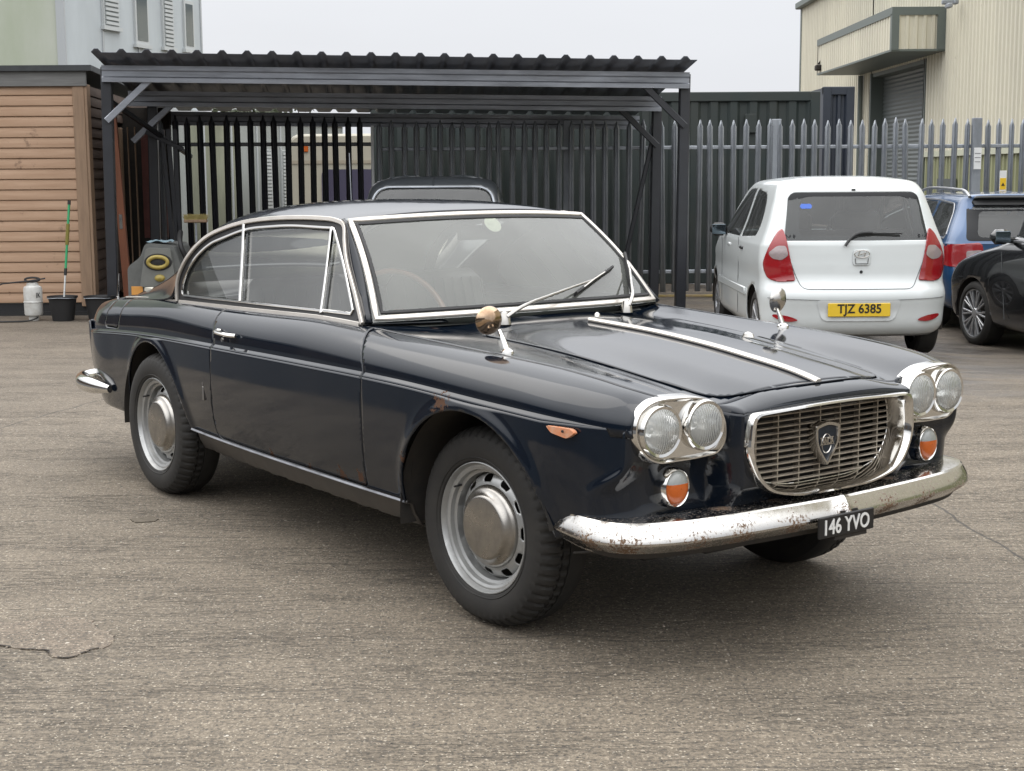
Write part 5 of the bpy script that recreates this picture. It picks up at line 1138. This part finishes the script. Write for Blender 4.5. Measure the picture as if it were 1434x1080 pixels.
# upturned broom
Yb_ = 16.9; c = at(274, 306, Yb_); br = empty('yard_broom', (c[0], Yb_, gz(Yb_)), 0, 'upturned yard broom with straw coloured bristles leaning on the black fence', 'broom'); zt = c[2]+.11
link('handle', tube([(.01, -.05, 0), (0, 0, zt-.05)], .013, 8), galv, br); link('head', box((0, 0, zt-.03), (.26, .06, .035), .008), timber2, br)
V = []; F = []
for i in range(700):
    x = rng.uniform(-.125, .125); y = rng.uniform(-.025, .025); d = rng.normal(0, .012, 2); k = len(V); V += [(x-.002, y, zt-.015), (x+.002, y, zt-.015), (x+d[0]*1.5, y+d[1], zt+.045+rng.uniform(0, .012))]; F.append((k, k+1, k+2))
link('bristles', G(V, F), mat('straw', (.33, .27, .10), .8), br, None)
# ================================================================== parked cars
def shell(levels, nv=60, bend=.03, midw=None):
    # levels: (z, xr, xf, w, rr, rf, bow_r, bow_f); returns half sheet (y>=0) rows over z
    L = np.array(levels, float); s = np.concatenate([[0], np.cumsum(np.hypot(np.hypot(np.diff(L[:, 0]), np.diff(L[:, 1])*.6), np.hypot(np.diff(L[:, 2])*.6, np.diff(L[:, 3]))))]); f = pchip(s, L); rows = []
    for q in np.linspace(0, s[-1], nv):
        z, xr, xf, w_, rr, rf, br, bf = f(q); rr = min(rr, w_*.95); rf = min(rf, w_*.95); r = []
        for t in np.linspace(0, 1, 18)[:-1]: y = t*(w_-rr); r.append((xr+br*(y/w_)**2, y, z))
        x0 = xr+br*((w_-rr)/w_)**2; x1 = xf-bf*((w_-rf)/w_)**2
        for a in np.linspace(0, math.pi/2, 14)[:-1]: r.append((x0+rr*.9*(1-math.cos(a)), w_-rr+rr*math.sin(a), z))
        xa, xb = x0+rr*.9, x1-rf*.9
        for t in np.linspace(0, 1, 110)[:-1]: r.append((xa+(xb-xa)*t, w_+bend*math.sin(math.pi*t)-0, z))
        for a in np.linspace(0, math.pi/2, 14)[:-1]: r.append((xb+rf*.9*math.sin(a), w_-rf+rf*math.cos(a), z))
        for t in np.linspace(0, 1, 18): y = (w_-rf)*(1-t); r.append((xf-bf*(y/w_)**2, y, z))
        rows.append(r)
    return G.grid(np.array(rows))
def car_build(nm, loc, rz, label, levels, paint_m, arches, wr, sidewins, rearwin, frontwin, ctr, wheel_fn, tr, bend=.03, glassm=None):
    r = empty(nm, loc, rz, label, 'car', 'cars parked beyond the blue coupe'); g = shell(levels, bend=bend).orient(ctr); parts = {}
    for (cx, cz, ar) in arches:
        x_, y_, z_ = g.V.T; g = g.clip(np.where(y_ > .4, np.hypot(x_-cx, z_-cz)-ar, 1))
    xs_, ys2, zs_ = 0, 0, 0
    glasses = []
    for P in sidewins:
        x_, y_, z_ = g.V.T; s_ = sdpoly(x_, z_, P); s_ = np.where(y_ > .38, s_, -1); gw = g.copy().clip(s_); glasses.append(('side_window', gw)); g = g.clip(-s_-.0)
    for nm2, P, cond in (('rear_window', rearwin, -1), ('windscreen', frontwin, 1)):
        x_, y_, z_ = g.V.T; s_ = sdpoly(y_, z_, P); s_ = np.where((x_-ctr[0])*cond > .15, s_, -1); glasses.append((nm2, g.copy().clip(s_))); g = g.clip(-s_)
    body = link('body', g.both(), paint_m, r, 38, sol=.012, weld=True)
    for nm2, gw in glasses:
        if len(gw.V) == 0: continue
        if nm2 == 'side_window':
            for q in (gw.copy(), gw.mir()): q.V = q.V[:, :3]; link(nm2, q, glassm, r, 40)
        else: link(nm2, gw.both(), glassm, r, 40)
    for (cx, cz, ar) in arches:
        th = np.linspace(-.05*math.pi, 1.05*math.pi, 24)
        for s in (-1, 1):
            q = G.grid(np.array([[(cx+(ar+.01)*math.cos(a), y*s, cz+(ar+.01)*math.sin(a)) for a in th] for y in (.45, levels[2][3]-.01)])); q.add(G([(cx, .45*s, cz)]+[(cx+(ar+.01)*math.cos(a), .45*s, cz+(ar+.01)*math.sin(a)) for a in th], [(0, i, i+1) for i in range(1, 24)])); link('wheel_well', q, dark, r, 40, weld=True)
            wheel_fn(r, cx, s*tr, wr, s)
    return r, body
def modern_wheel(r, cx, y, wr, s, spokes=8, bright=True, rimk=.72, tw=.19):
    root = bpy.data.objects.new('wheel', None); COL.objects.link(root); root.parent = r; root.location = (cx, y, wr)
    def L(nm, g, m_, p, sm=35):
        g.orient((0, -.3, 0))
        if s < 0: g = g.copy(); g.V[:, 1] *= -1; g.flip()
        return link(nm, g, m_, p, sm)
    k = rimk*wr; L('tyre', lathe([(k, -.01), (k+.02, .008), ((k+wr)/2, .010), (wr-.015, -.004), (wr, -.025), (wr, -tw+.02), (wr-.02, -tw), (k, -tw)], 64), tyre_m, root)
    alu = alloy; ri = L('rim', lathe([(k, -.12), (k*.97, -.02), (k*.985, -.004), (k+.004, 0), (k+.006, -.01)], 56), alu, root); L('brake_disc', lathe([(k*.95, -.10), (0, -.10)], 30), dark, ri)
    g = G()
    for i in range(spokes):
        a = 2*math.pi*i/spokes
        for da in (-.11, .11): g.add(bar((.05*math.cos(a), -.02, .05*math.sin(a)), (k*.97*math.cos(a+da), -.012, k*.97*math.sin(a+da)), .018, .022, up=(0, 1, 0)))
    g.add(lathe([(.0001, -.006), (.045, -.006), (.06, -.02), (.06, -.05)], 24)); o = L('spokes', g, alu, ri, 30); return root
alloy = mat('alloy', (.50, .51, .53), .28, .7, var=.3, vscale=12)
white_p = mat('white_paint', (.60, .635, .64), .32, coat=.8, coat_r=.06, var=.06, vscale=2)
dglass = glass('tinted_car_glass', (.66, .71, .72), .09, (.4, .42, .42), rough=.01, ior=1.6)
red_l = mat('red_lamp', (.26, .008, .012), .12, coat=1, bump=.25, bscale=60, bdist=.003); clear_l = mat('pale_lamp', (.36, .30, .30), .12, .3, coat=1, bump=.5, bscale=40, bdist=.004)
blackp = mat('black_plastic', (.012, .013, .014), .4); ypl = mat('plate_yellow', (.70, .47, .02), .4, coat=.5); black_gl = mat('black_band', (.012, .013, .015), .45, spec=.25); mirr = mat('mirror_face', (.16, .20, .23), .08, 1)
# --- white hatchback, x forward = away from us
LV = [(.20, .12, 3.46, .70, .25, .4, .06, .3), (.27, .03, 3.54, .765, .28, .45, .08, .32), (.42, .0, 3.565, .785, .30, .5, .09, .34), (.595, .0, 3.56, .790, .30, .5, .09, .34), (.625, .03, 3.55, .785, .29, .5, .09, .34), (.66, .055, 3.54, .78, .27, .5, .08, .34), (.80, .075, 3.48, .79, .26, .5, .08, .34), (.93, .085, 3.25, .785, .25, .5, .08, .4), (1.0, .10, 2.85, .765, .24, .3, .07, .2), (1.12, .15, 2.62, .72, .22, .2, .06, .12), (1.30, .235, 2.33, .665, .20, .2, .05, .1), (1.42, .30, 2.10, .625, .20, .2, .05, .1), (1.485, .37, 1.9, .585, .25, .2, .05, .1), (1.52, .50, 1.7, .44, .3, .3, .04, .1), (1.538, .75, 1.4, .25, .2, .2, .02, .05), (1.54, 1.0, 1.2, .02, .01, .01, 0, 0)]
HX, HY = 2.895, 12.43
def wf(r, cx, y, wr, s): return modern_wheel(r, cx, y, wr, s, 8, rimk=.66, tw=.17)
SW = [roundpoly([(.62, 1.03), (.60, 1.20), (.72, 1.39), (1.22, 1.43), (1.30, 1.0)], [.06, .12, .10, .04, .02]), roundpoly([(1.38, 1.0), (1.31, 1.43), (1.75, 1.42), (2.35, 1.16), (2.58, .99)], [.02, .04, .08, .1, .04])]
RW_ = roundpoly([(-.605, 1.005), (.605, 1.005), (.545, 1.405), (-.545, 1.405)], [.02, .02, .07, .07]); FW_ = roundpoly([(-.62, 1.0), (.62, 1.0), (.52, 1.42), (-.52, 1.42)], .05)
wc, wb = car_build('white_hatchback', (HX, HY, -.175), R_(90.0), 'small white hatchback with yellow rear number plate parked facing the fence', LV, white_p, [(.59, .29, .325), (2.97, .29, .325)], .285, SW, RW_, FW_, (1.7, 0, .8), wf, .765, bend=.022, glassm=dglass)
# rear details: sheet x position at (y, z)
def rearx(levels, y, z):
    L = np.array(levels); f = pchip(L[:, 0], L[:, 1:]) ; xr, xf, w_, rr, rf, br, bf = f(z); y = abs(y)
    if y <= w_-rr: return xr+br*(y/w_)**2
    x0 = xr+br*((w_-rr)/w_)**2; t = min(1, (y-(w_-rr))/rr); return x0+rr*.9*(1-math.sqrt(max(0, 1-t*t)))
def rpatch(levels, P, off, n=26, s=1, close=False):
    P = np.array(P); y0, z0 = P.min(0)-.01; y1, z1 = P.max(0)+.01; g = []
    for y in np.linspace(y0, y1, n): g.append([(rearx(levels, y, z)-off, y, z) for z in np.linspace(z0, z1, n)])
    g = G.grid(np.array(g)); g = g.clip(sdpoly(g.V[:, 1], g.V[:, 2], P)); g.orient((2, 0, .8))
    if s < 0: g = g.mir()
    return g
# black margin round the rear glass
Pm = RW_; Pi = roundpoly([(-.485, 1.035), (.485, 1.035), (.46, 1.34), (.40, 1.37), (-.40, 1.37), (-.46, 1.34)], [.07, .07, .06, .05, .05, .06]); g = rpatch(LV, Pm, -.002, 60); g = g.clip(-sdpoly(g.V[:, 1], g.V[:, 2], Pi)); link('window_border', g, black_gl, wc, 40)
for s in (-1, 1):
    TL = roundpoly([(.515, .675), (.560, .86), (.590, 1.03), (.615, 1.115), (.665, 1.07), (.74, .93), (.775, .80), (.735, .685), (.66, .665)], [.02, .1, .1, .03, .05, .1, .1, .04, .03], 6)
    tl = link('rear_lamp', rpatch(LV, TL, .014, 36, s), red_l, wc, 40, sol=.02); CLp = roundpoly([(.575, .885), (.595, .965), (.665, .965), (.735, .90), (.70, .855), (.63, .845)], .02, 5); link('clear_segment', rpatch(LV, CLp, .018, 20, s), clear_l, tl, 40)
    RFp = smooth_path([(.50, .345), (.60, .335), (.70, .375), (.70, .390), (.56, .375)], 20, True); link('reflector', rpatch(LV, RFp, .006, 14, s), red_l, wc, 40)
# tailgate seam, bumper recess, plate, badge, handle, wiper
def seam(levels, pts, off=.003, w_=.005):
    P = resample(pts, 80); return sweep([(rearx(levels, y, z)-off, y, z) for y, z in P], rectp(w_, .004), up=(-1, 0, 0))
sm_ = mat('seam_shadow', (.09, .095, .10), .6)
sp1 = np.vstack([smooth_path([(-.60, 1.0), (-.575, .90), (-.505, .70), (-.46, .62), (-.40, .605)], 30), smooth_path([(.40, .605), (.46, .62), (.505, .70), (.575, .90), (.60, 1.0)], 30)]); link('tailgate_seam', seam(LV, sp1), sm_, wc)
link('bumper_seam', seam(LV, [(-.74, .53), (-.3, .515), (.3, .515), (.74, .53)], .002, .004), sm_, wc)
RP_ = roundpoly([(-.36, .52), (-.30, .34), (.30, .34), (.36, .52)], .05); link('plate_recess', rpatch(LV, RP_, .004, 30).flip().flip(), mat('recess_white', (.60, .63, .64), .5), wc, 40)
pt = link('number_plate', box((-.018, 0, .435), (.012, .52, .112), .004), ypl, wc)
def face_mx(g, x, y, z):    # text readable from -x side
    V = g.V; g.V = np.stack([-V[:, 2]+x, -V[:, 0]+y, V[:, 1]+z], 1); return g
link('plate_lettering', face_mx(text_g('TJZ 6385', .105, .001, .93, .0022), -.0255, 0, .435), mat('plate_text', (.01, .01, .01), .5), pt)
yb0 = -.03
link('tailgate_handle', rpatch(LV, roundpoly([(yb0-.075, .80), (yb0+.075, .80), (yb0+.07, .935), (yb0-.07, .935)], .03), .010, 20), white_p, wc, 40, sol=.008)
link('handle_shadow', seam(LV, [(yb0-.055, .86), (yb0-.05, .815), (yb0+.05, .815), (yb0+.055, .86)], .019, .006), sm_, wc)
th = np.linspace(0, 2*math.pi, 40, endpoint=False); xe = rearx(LV, 0, .895)-.024
hb = tube([(xe, yb0+.062*math.cos(a), .895+.030*math.sin(a)) for a in th], .004, 8, up=(1, 0, 0), closed=True)
for a, b in (((-.035, -.020), (-.018, .024)), ((.018, -.024), (.035, .020)), ((-.028, -.006), (.028, .006))): hb.add(bar((xe, yb0-a[0], .895+a[1]), (xe, yb0-b[0], .895+b[1]), .007, .005, up=(1, 0, 0)))
link('oval_badge', hb, chrome_d, wc); link('lock', lathe([(.0, -.004), (.012, -.003), (.014, .004)], 14, 'x').mv((rearx(LV, 0, .74)-.004, yb0-.0, .745)), blackp, wc)
wx = [rearx(LV, 0, z)-.03 for z in (.98, 1.07, 1.075)]
link('rear_wiper', tube(smooth_path([(wx[0], .11, .965), (wx[1]-.01, .02, 1.055), (wx[2], -.12, 1.07)], 14), .013, 8).add(bar((wx[2]+.01, .0, 1.065), (wx[2]+.01, -.37, 1.062), .012, .02, up=(1, 0, 0))), blackp, wc)
link('third_lamp', box((.30, 0, 1.425), (.02, .03, .014)), blackp, wc)
link('parking_sticker', rpatch(LV, [(.36, 1.27), (.46, 1.27), (.455, 1.31), (.36, 1.31)], .002, 6), mat('sticker_blue', (.05, .13, .5), .5), wc)
for s in (-1, 1):
    m_ = link('door_mirror', box((2.28, s*.86, 1.03), (.10, .17, .13), .045).add(bar((2.30, s*.74, .99), (2.28, s*.82, 1.0), .04, .04)), blackp if s > 0 else blackp, wc, 50); link('mirror_glass', box((2.228, s*.865, 1.03), (.006, .13, .095), .002), mirr, m_)
    for x in (.90+.25, 1.92): link('door_handle', box((x, s*(.79+.02), .905), (.14, .02, .028), .008), blackp if x < 1.5 else white_p, wc, 40)
    link('side_rubbing_strip', box((1.75, s*(.795+.016), .53), (1.7, .02, .07), .008), white_p, wc, 40)
    for xa, za, xb_, zb_ in ((1.32, .30, 1.34, .99), (2.35, .32, 2.40, .95)): link('door_seam', bar((xa, s*.811, za), (xb_, s*.808, zb_), .006, .004, up=(0, 1, 0)), sm_, wc)
for y in (-.32, .32):
    link('seat', box((1.55, y, .95), (.16, .44, .55), .06).add(box((1.55, y, 1.27), (.10, .24, .18), .04)), leather, wc, 50)
link('rear_bench', box((.75, 0, .85), (.18, 1.2, .45), .06), leather, wc, 50); link('steering_wheel', tube([(2.1, .0-.34*-1*-1+.17*math.cos(a), 1.02+.17*math.sin(a)) for a in th], .014, 8, up=(1, 0, 0), closed=True), blackp, wc)
link('underbody', box2((.25, -.6, .22), (3.2, .6, .30)).add(box2((.12, -.3, .20), (.5, .25, .28))), dark, wc, None)
link('interior_lining', box2((.45, -.66, .55), (2.5, .66, .62)), dark, wc, None)
# --- blue estate beyond
BL = [(.22, .15, 4.4, .76, .3, .4, .06, .3), (.30, .04, 4.5, .84, .32, .45, .08, .3), (.50, .0, 4.55, .87, .34, .5, .10, .34), (.62, .01, 4.55, .875, .34, .5, .1, .34), (.68, .06, 4.54, .87, .30, .5, .09, .34), (.86, .09, 4.3, .87, .28, .5, .09, .4), (.96, .11, 3.3, .86, .26, .4, .08, .3), (1.05, .16, 2.95, .82, .24, .3, .07, .2), (1.25, .30, 2.6, .72, .22, .2, .06, .1), (1.38, .36, 2.4, .66, .22, .2, .05, .1), (1.43, .33, 2.2, .60, .22, .25, .03, .1), (1.455, .42, 1.9, .40, .2, .25, .02, .1), (1.46, .9, 1.3, .02, .01, .01, 0, 0)]
blue_p = mat('blue_paint', (.010, .055, .145), .3, .3, coat=1, coat_r=.04); bxy = (5.48, 15.6)
bc, bb = car_build('blue_estate_car', (bxy[0], bxy[1], -.29), R_(90), 'blue estate car with silver roof rails parked behind the black car', BL, blue_p, [(.95, .31, .35), (3.6, .31, .35)], .31, [roundpoly([(.42, 1.0), (.62, 1.33), (1.15, 1.36), (1.15, .99)], .05), roundpoly([(1.22, .99), (1.22, 1.36), (2.0, 1.37), (2.75, 1.02)], .05)], roundpoly([(-.66, .98), (.66, .98), (.58, 1.33), (-.58, 1.33)], .05), roundpoly([(-.7, 1.0), (.7, 1.0), (.6, 1.38), (-.6, 1.38)], .05), (2.2, 0, .8), wf, .84, glassm=dglass)
Pb = roundpoly([(-.70, .965), (.70, .965), (.62, 1.36), (-.62, 1.36)], .05); g = rpatch(BL, Pb, .004, 50); g = g.clip(-sdpoly(g.V[:, 1], g.V[:, 2], roundpoly([(-.58, 1.0), (.58, 1.0), (.52, 1.27), (-.52, 1.27)], .06))); link('window_border', g, black_gl, bc, 40)
link('roof_spoiler', rpatch(BL, roundpoly([(-.60, 1.335), (.60, 1.335), (.57, 1.41), (-.57, 1.41)], .03), .05, 30), blackp, bc, 40, sol=.03)
for s in (-1, 1):
    tl = link('rear_lamp', rpatch(BL, roundpoly([(.50, .66), (.90, .70), (.90, .92), (.54, .95)], .05), .014, 30, s), red_l, bc, 40, sol=.015); link('clear_segment', rpatch(BL, roundpoly([(.53, .77), (.70, .78), (.70, .86), (.54, .87)], .02), .018, 12, s), clear_l, tl)
    P = [(1.0+t*1.7, s*(.60+.02*t), 1.445+.055*math.sin(math.pi*min(1, t*6)/2)*1*(1 if t < .9 else (1-t)*10)) for t in np.linspace(-.35, 1, 24) if t >= -.35]
    P = smooth_path([(.42, s*.60, 1.42), (.55, s*.605, 1.475), (.9, s*.61, 1.495), (1.9, s*.62, 1.50), (2.2, s*.615, 1.47)], 30); link('roof_rail', tube(P, .016, 8), alloy, bc)
    wo = roundpoly([(.40, .985), (.61, 1.345), (1.16, 1.375), (2.0, 1.385), (2.80, 1.0)], .04); L_ = np.array(BL); fw = pchip(L_[:, 0], L_[:, 3]); wp = resample(wo, 80, True)
    link('window_trim', sweep([(x, s*(float(fw(z))+.03*math.sin(math.pi*min(max((x-.4)/3.6, 0), 1))+.004), z) for x, z in wp], rectp(.018, .008), up=(0, s, .2), closed=True), alloy, bc)
link('underbody', box2((.25, -.6, .22), (4.2, .6, .30)), dark, bc, None); link('bumper_lower', rpatch(BL, roundpoly([(-.8, .24), (.8, .24), (.84, .42), (-.84, .42)], .03), .006, 30), blackp, bc)
link('seat_back', box((1.4, 0, .95), (.16, 1.2, .5), .06), leather, bc, 50)
# --- black car, only its front left quarter in view
KL = [(.20, .15, 4.15, .76, .3, .4, .06, .3), (.28, .04, 4.25, .83, .32, .5, .08, .3), (.48, .0, 4.30, .86, .34, .55, .10, .36), (.62, .02, 4.30, .865, .34, .55, .1, .36), (.74, .06, 4.20, .86, .30, .55, .09, .40), (.86, .09, 3.85, .85, .28, .6, .09, .45), (.95, .11, 3.35, .83, .26, .45, .08, .35), (1.03, .16, 3.05, .79, .24, .3, .07, .2), (1.22, .30, 2.86, .745, .22, .2, .06, .1), (1.36, .40, 2.64, .68, .22, .2, .05, .1), (1.42, .48, 2.46, .61, .22, .25, .03, .1), (1.445, .6, 2.2, .42, .2, .25, .02, .1), (1.45, .9, 1.3, .02, .01, .01, 0, 0)]
KL = [(a[0] if a[0] < .4 else a[0]*1.09-.03,)+a[1:] for a in KL]
black_p = mat('black_paint', (.006, .0065, .008), .25, coat=1, coat_r=.02); ka = R_(101); wl = np.array([at(1367, 432, 14.75)[0]+.02, 14.75])
fx, fy = 3.42, .80; ox = wl[0]-(fx*math.cos(ka)-fy*math.sin(ka)); oy = wl[1]-(fx*math.sin(ka)+fy*math.cos(ka))
def wf2(r, cx, y, wr, s): return modern_wheel(r, cx, y, wr, s, 10, rimk=.72, tw=.20)
kc, kb_ = car_build('black_car', (ox, oy, -.31), ka, 'glossy black car at the right edge with silver multi spoke alloy wheel', KL, black_p, [(.80, .32, .355), (3.42, .32, .355)], .32, [roundpoly([(1.9, 1.07), (2.0, 1.47), (2.60, 1.43), (3.08, 1.10)], .03), roundpoly([(.9, 1.06), (1.0, 1.42), (1.9, 1.44), (1.82, 1.06)], .05)], roundpoly([(-.6, 1.0), (.6, 1.0), (.5, 1.3), (-.5, 1.3)], .05), roundpoly([(-.72, 1.02), (.72, 1.02), (.58, 1.36), (-.58, 1.36)], .05), (2.1, 0, .8), wf2, .85, glassm=dglass)
for s in (-1, 1):
    m_ = link('door_mirror', box((2.72, s*.98, 1.10), (.12, .20, .14), .05).add(bar((2.74, s*.80, 1.05), (2.72, s*.92, 1.07), .05, .05)), black_p, kc, 50); link('mirror_glass', box((2.658, s*.985, 1.10), (.006, .15, .105), .002), mirr, m_)
    link('window_trim', bar((.9, s*.855, 1.045), (3.1, s*.845, 1.06), .02, .01, up=(0, 1, 0)), alloy, kc); link('door_seam', bar((2.75, s*.893, .32), (2.88, s*.875, .95), .006, .005, up=(0, 1, 0)), sm_, kc); link('door_handle', box((1.75, s*.895, .86), (.18, .03, .03), .01), black_p, kc, 40)
link('underbody', box2((.25, -.6, .20), (4.0, .6, .30)), dark, kc, None)
# --- old saloon under the canopy, facing us (seen over the roof and through the windows of the coupe)
ov = empty('old_saloon', (at(594, 300, 13.9)[0], 13.9, gz(13.9)-.02), R_(-90), 'dark old saloon with arched chrome grille under the canopy behind the coupe', 'car')
ov.scale = (1, 1.13, 1)
grey_p = mat('old_grey_paint', (.035, .04, .045), .35, coat=.8, coat_r=.08, var=.3, vscale=3)
OL = [(.25, -4.1, -.12, .66, .4, .3, .1, .2), (.35, -4.2, -.02, .76, .4, .35, .1, .25), (.60, -4.2, .0, .80, .4, .4, .1, .3), (.80, -4.1, -.06, .78, .4, .42, .1, .3), (.93, -3.8, -.35, .73, .4, .5, .1, .3), (1.0, -3.2, -.95, .70, .3, .5, .1, .25), (1.06, -2.95, -1.35, .67, .3, .3, .1, .2), (1.25, -2.7, -1.52, .62, .3, .18, .1, .12), (1.42, -2.5, -1.68, .56, .3, .15, .1, .10), (1.47, -2.4, -1.78, .50, .3, .2, .1, .08), (1.50, -2.3, -1.9, .36, .3, .2, .05, .05), (1.51, -2.2, -2.0, .02, .01, .01, 0, 0)]
g = shell(OL, bend=.02).orient((-2, 0, .8)); x_, y_, z_ = g.V.T; ws_ = roundpoly([(-.58, 1.09), (.58, 1.09), (.53, 1.405), (-.53, 1.405)], [.06, .06, .14, .14]); s_ = np.where(x_ > -1.9, sdpoly(y_, z_, ws_), -1); gw = g.copy().clip(s_); g = g.clip(-s_); x_, y_, z_ = g.V.T; s_ = np.where(y_ > .35, sdpoly(x_, z_, roundpoly([(-1.75, 1.10), (-1.85, 1.40), (-2.5, 1.40), (-2.75, 1.10)], .06)), -1); gs = g.copy().clip(s_); g = g.clip(-s_)
link('body', g.both(), grey_p, ov, 40, sol=.012); link('windscreen', gw.both(), dglass, ov, 40); link('side_window', gs.copy(), dglass, ov); link('side_window', gs.mir(), dglass, ov)
GA = smooth_path([(-.20, .42), (-.215, .75), (-.17, .90), (0, .965), (.17, .90), (.215, .75), (.20, .42), (0, .40)], 60, True); gq = link('grille', tube([(.03, y, z) for y, z in GA], .022, 8, up=(1, 0, 0), closed=True), refl, ov, 50); b = G()
for i in range(-8, 9):
    y = i*.0235; sp_q = span(GA, y, 0)
    if sp_q: b.add(box2((.0, y-.004, sp_q[0]), (.025, y+.004, sp_q[1])))
link('grille_bars', b, refl, gq, None)
OLa = np.array(OL)
for s in (-1, 1):
    h = link('headlight', lathe([(.0, .05), (.06, .045), (.095, .02)], 28, 'x').mv((-.02, s*.46, .72)), white_lens, ov, 60); link('rim', lathe([(.095, .03), (.112, .02), (.118, -.10)], 28, 'x').orient((0, 0, 0)).mv((-.02, s*.46, .72)), refl, h, 50)
    link('fog_lamp', lathe([(.0, .03), (.05, .02), (.06, 0), (.06, -.06)], 22, 'x').mv((.04, s*.50, .47)), white_lens, ov, 60)
    for cx in (-.75, -3.35): lk = link('wheel', lathe([(.0, .0), (.16, .0), (.20, -.01), (.30, .0), (.325, -.03), (.325, -.15), (.2, -.17)], 32).sc((1, s, 1)).mv((cx, s*.72, .325)), tyre_m, ov, 30)
sP = [(1.42, 0)]; fr_ = np.array([(y, z) for y, z in resample(ws_, 70, True)]); fX = pchip(OLa[:, 0], OLa[:, 2]); link('windscreen_frame', sweep([(float(fX(z))-.10*(y/.6)**2+.012, y, z) for y, z in fr_], rectp(.018, .012), up=(1, 0, .5), closed=True), galv, ov)
link('front_bumper', tube(smooth_path([(-.10, -.80, .42), (.10, -.6, .42), (.14, 0, .42), (.10, .6, .42), (-.10, .80, .42)], 24), .045, 10), refl, ov); link('aerial', tube([(-1.2, -.70, .98), (-1.25, -.72, 1.75)], .004, 6), galv, ov)
link('paper_disc', lathe([(0, .0), (.04, .0)], 20, 'x').mv((-1.46, .46, 1.16)), mat('disc_blue', (.12, .30, .36), .6), ov)
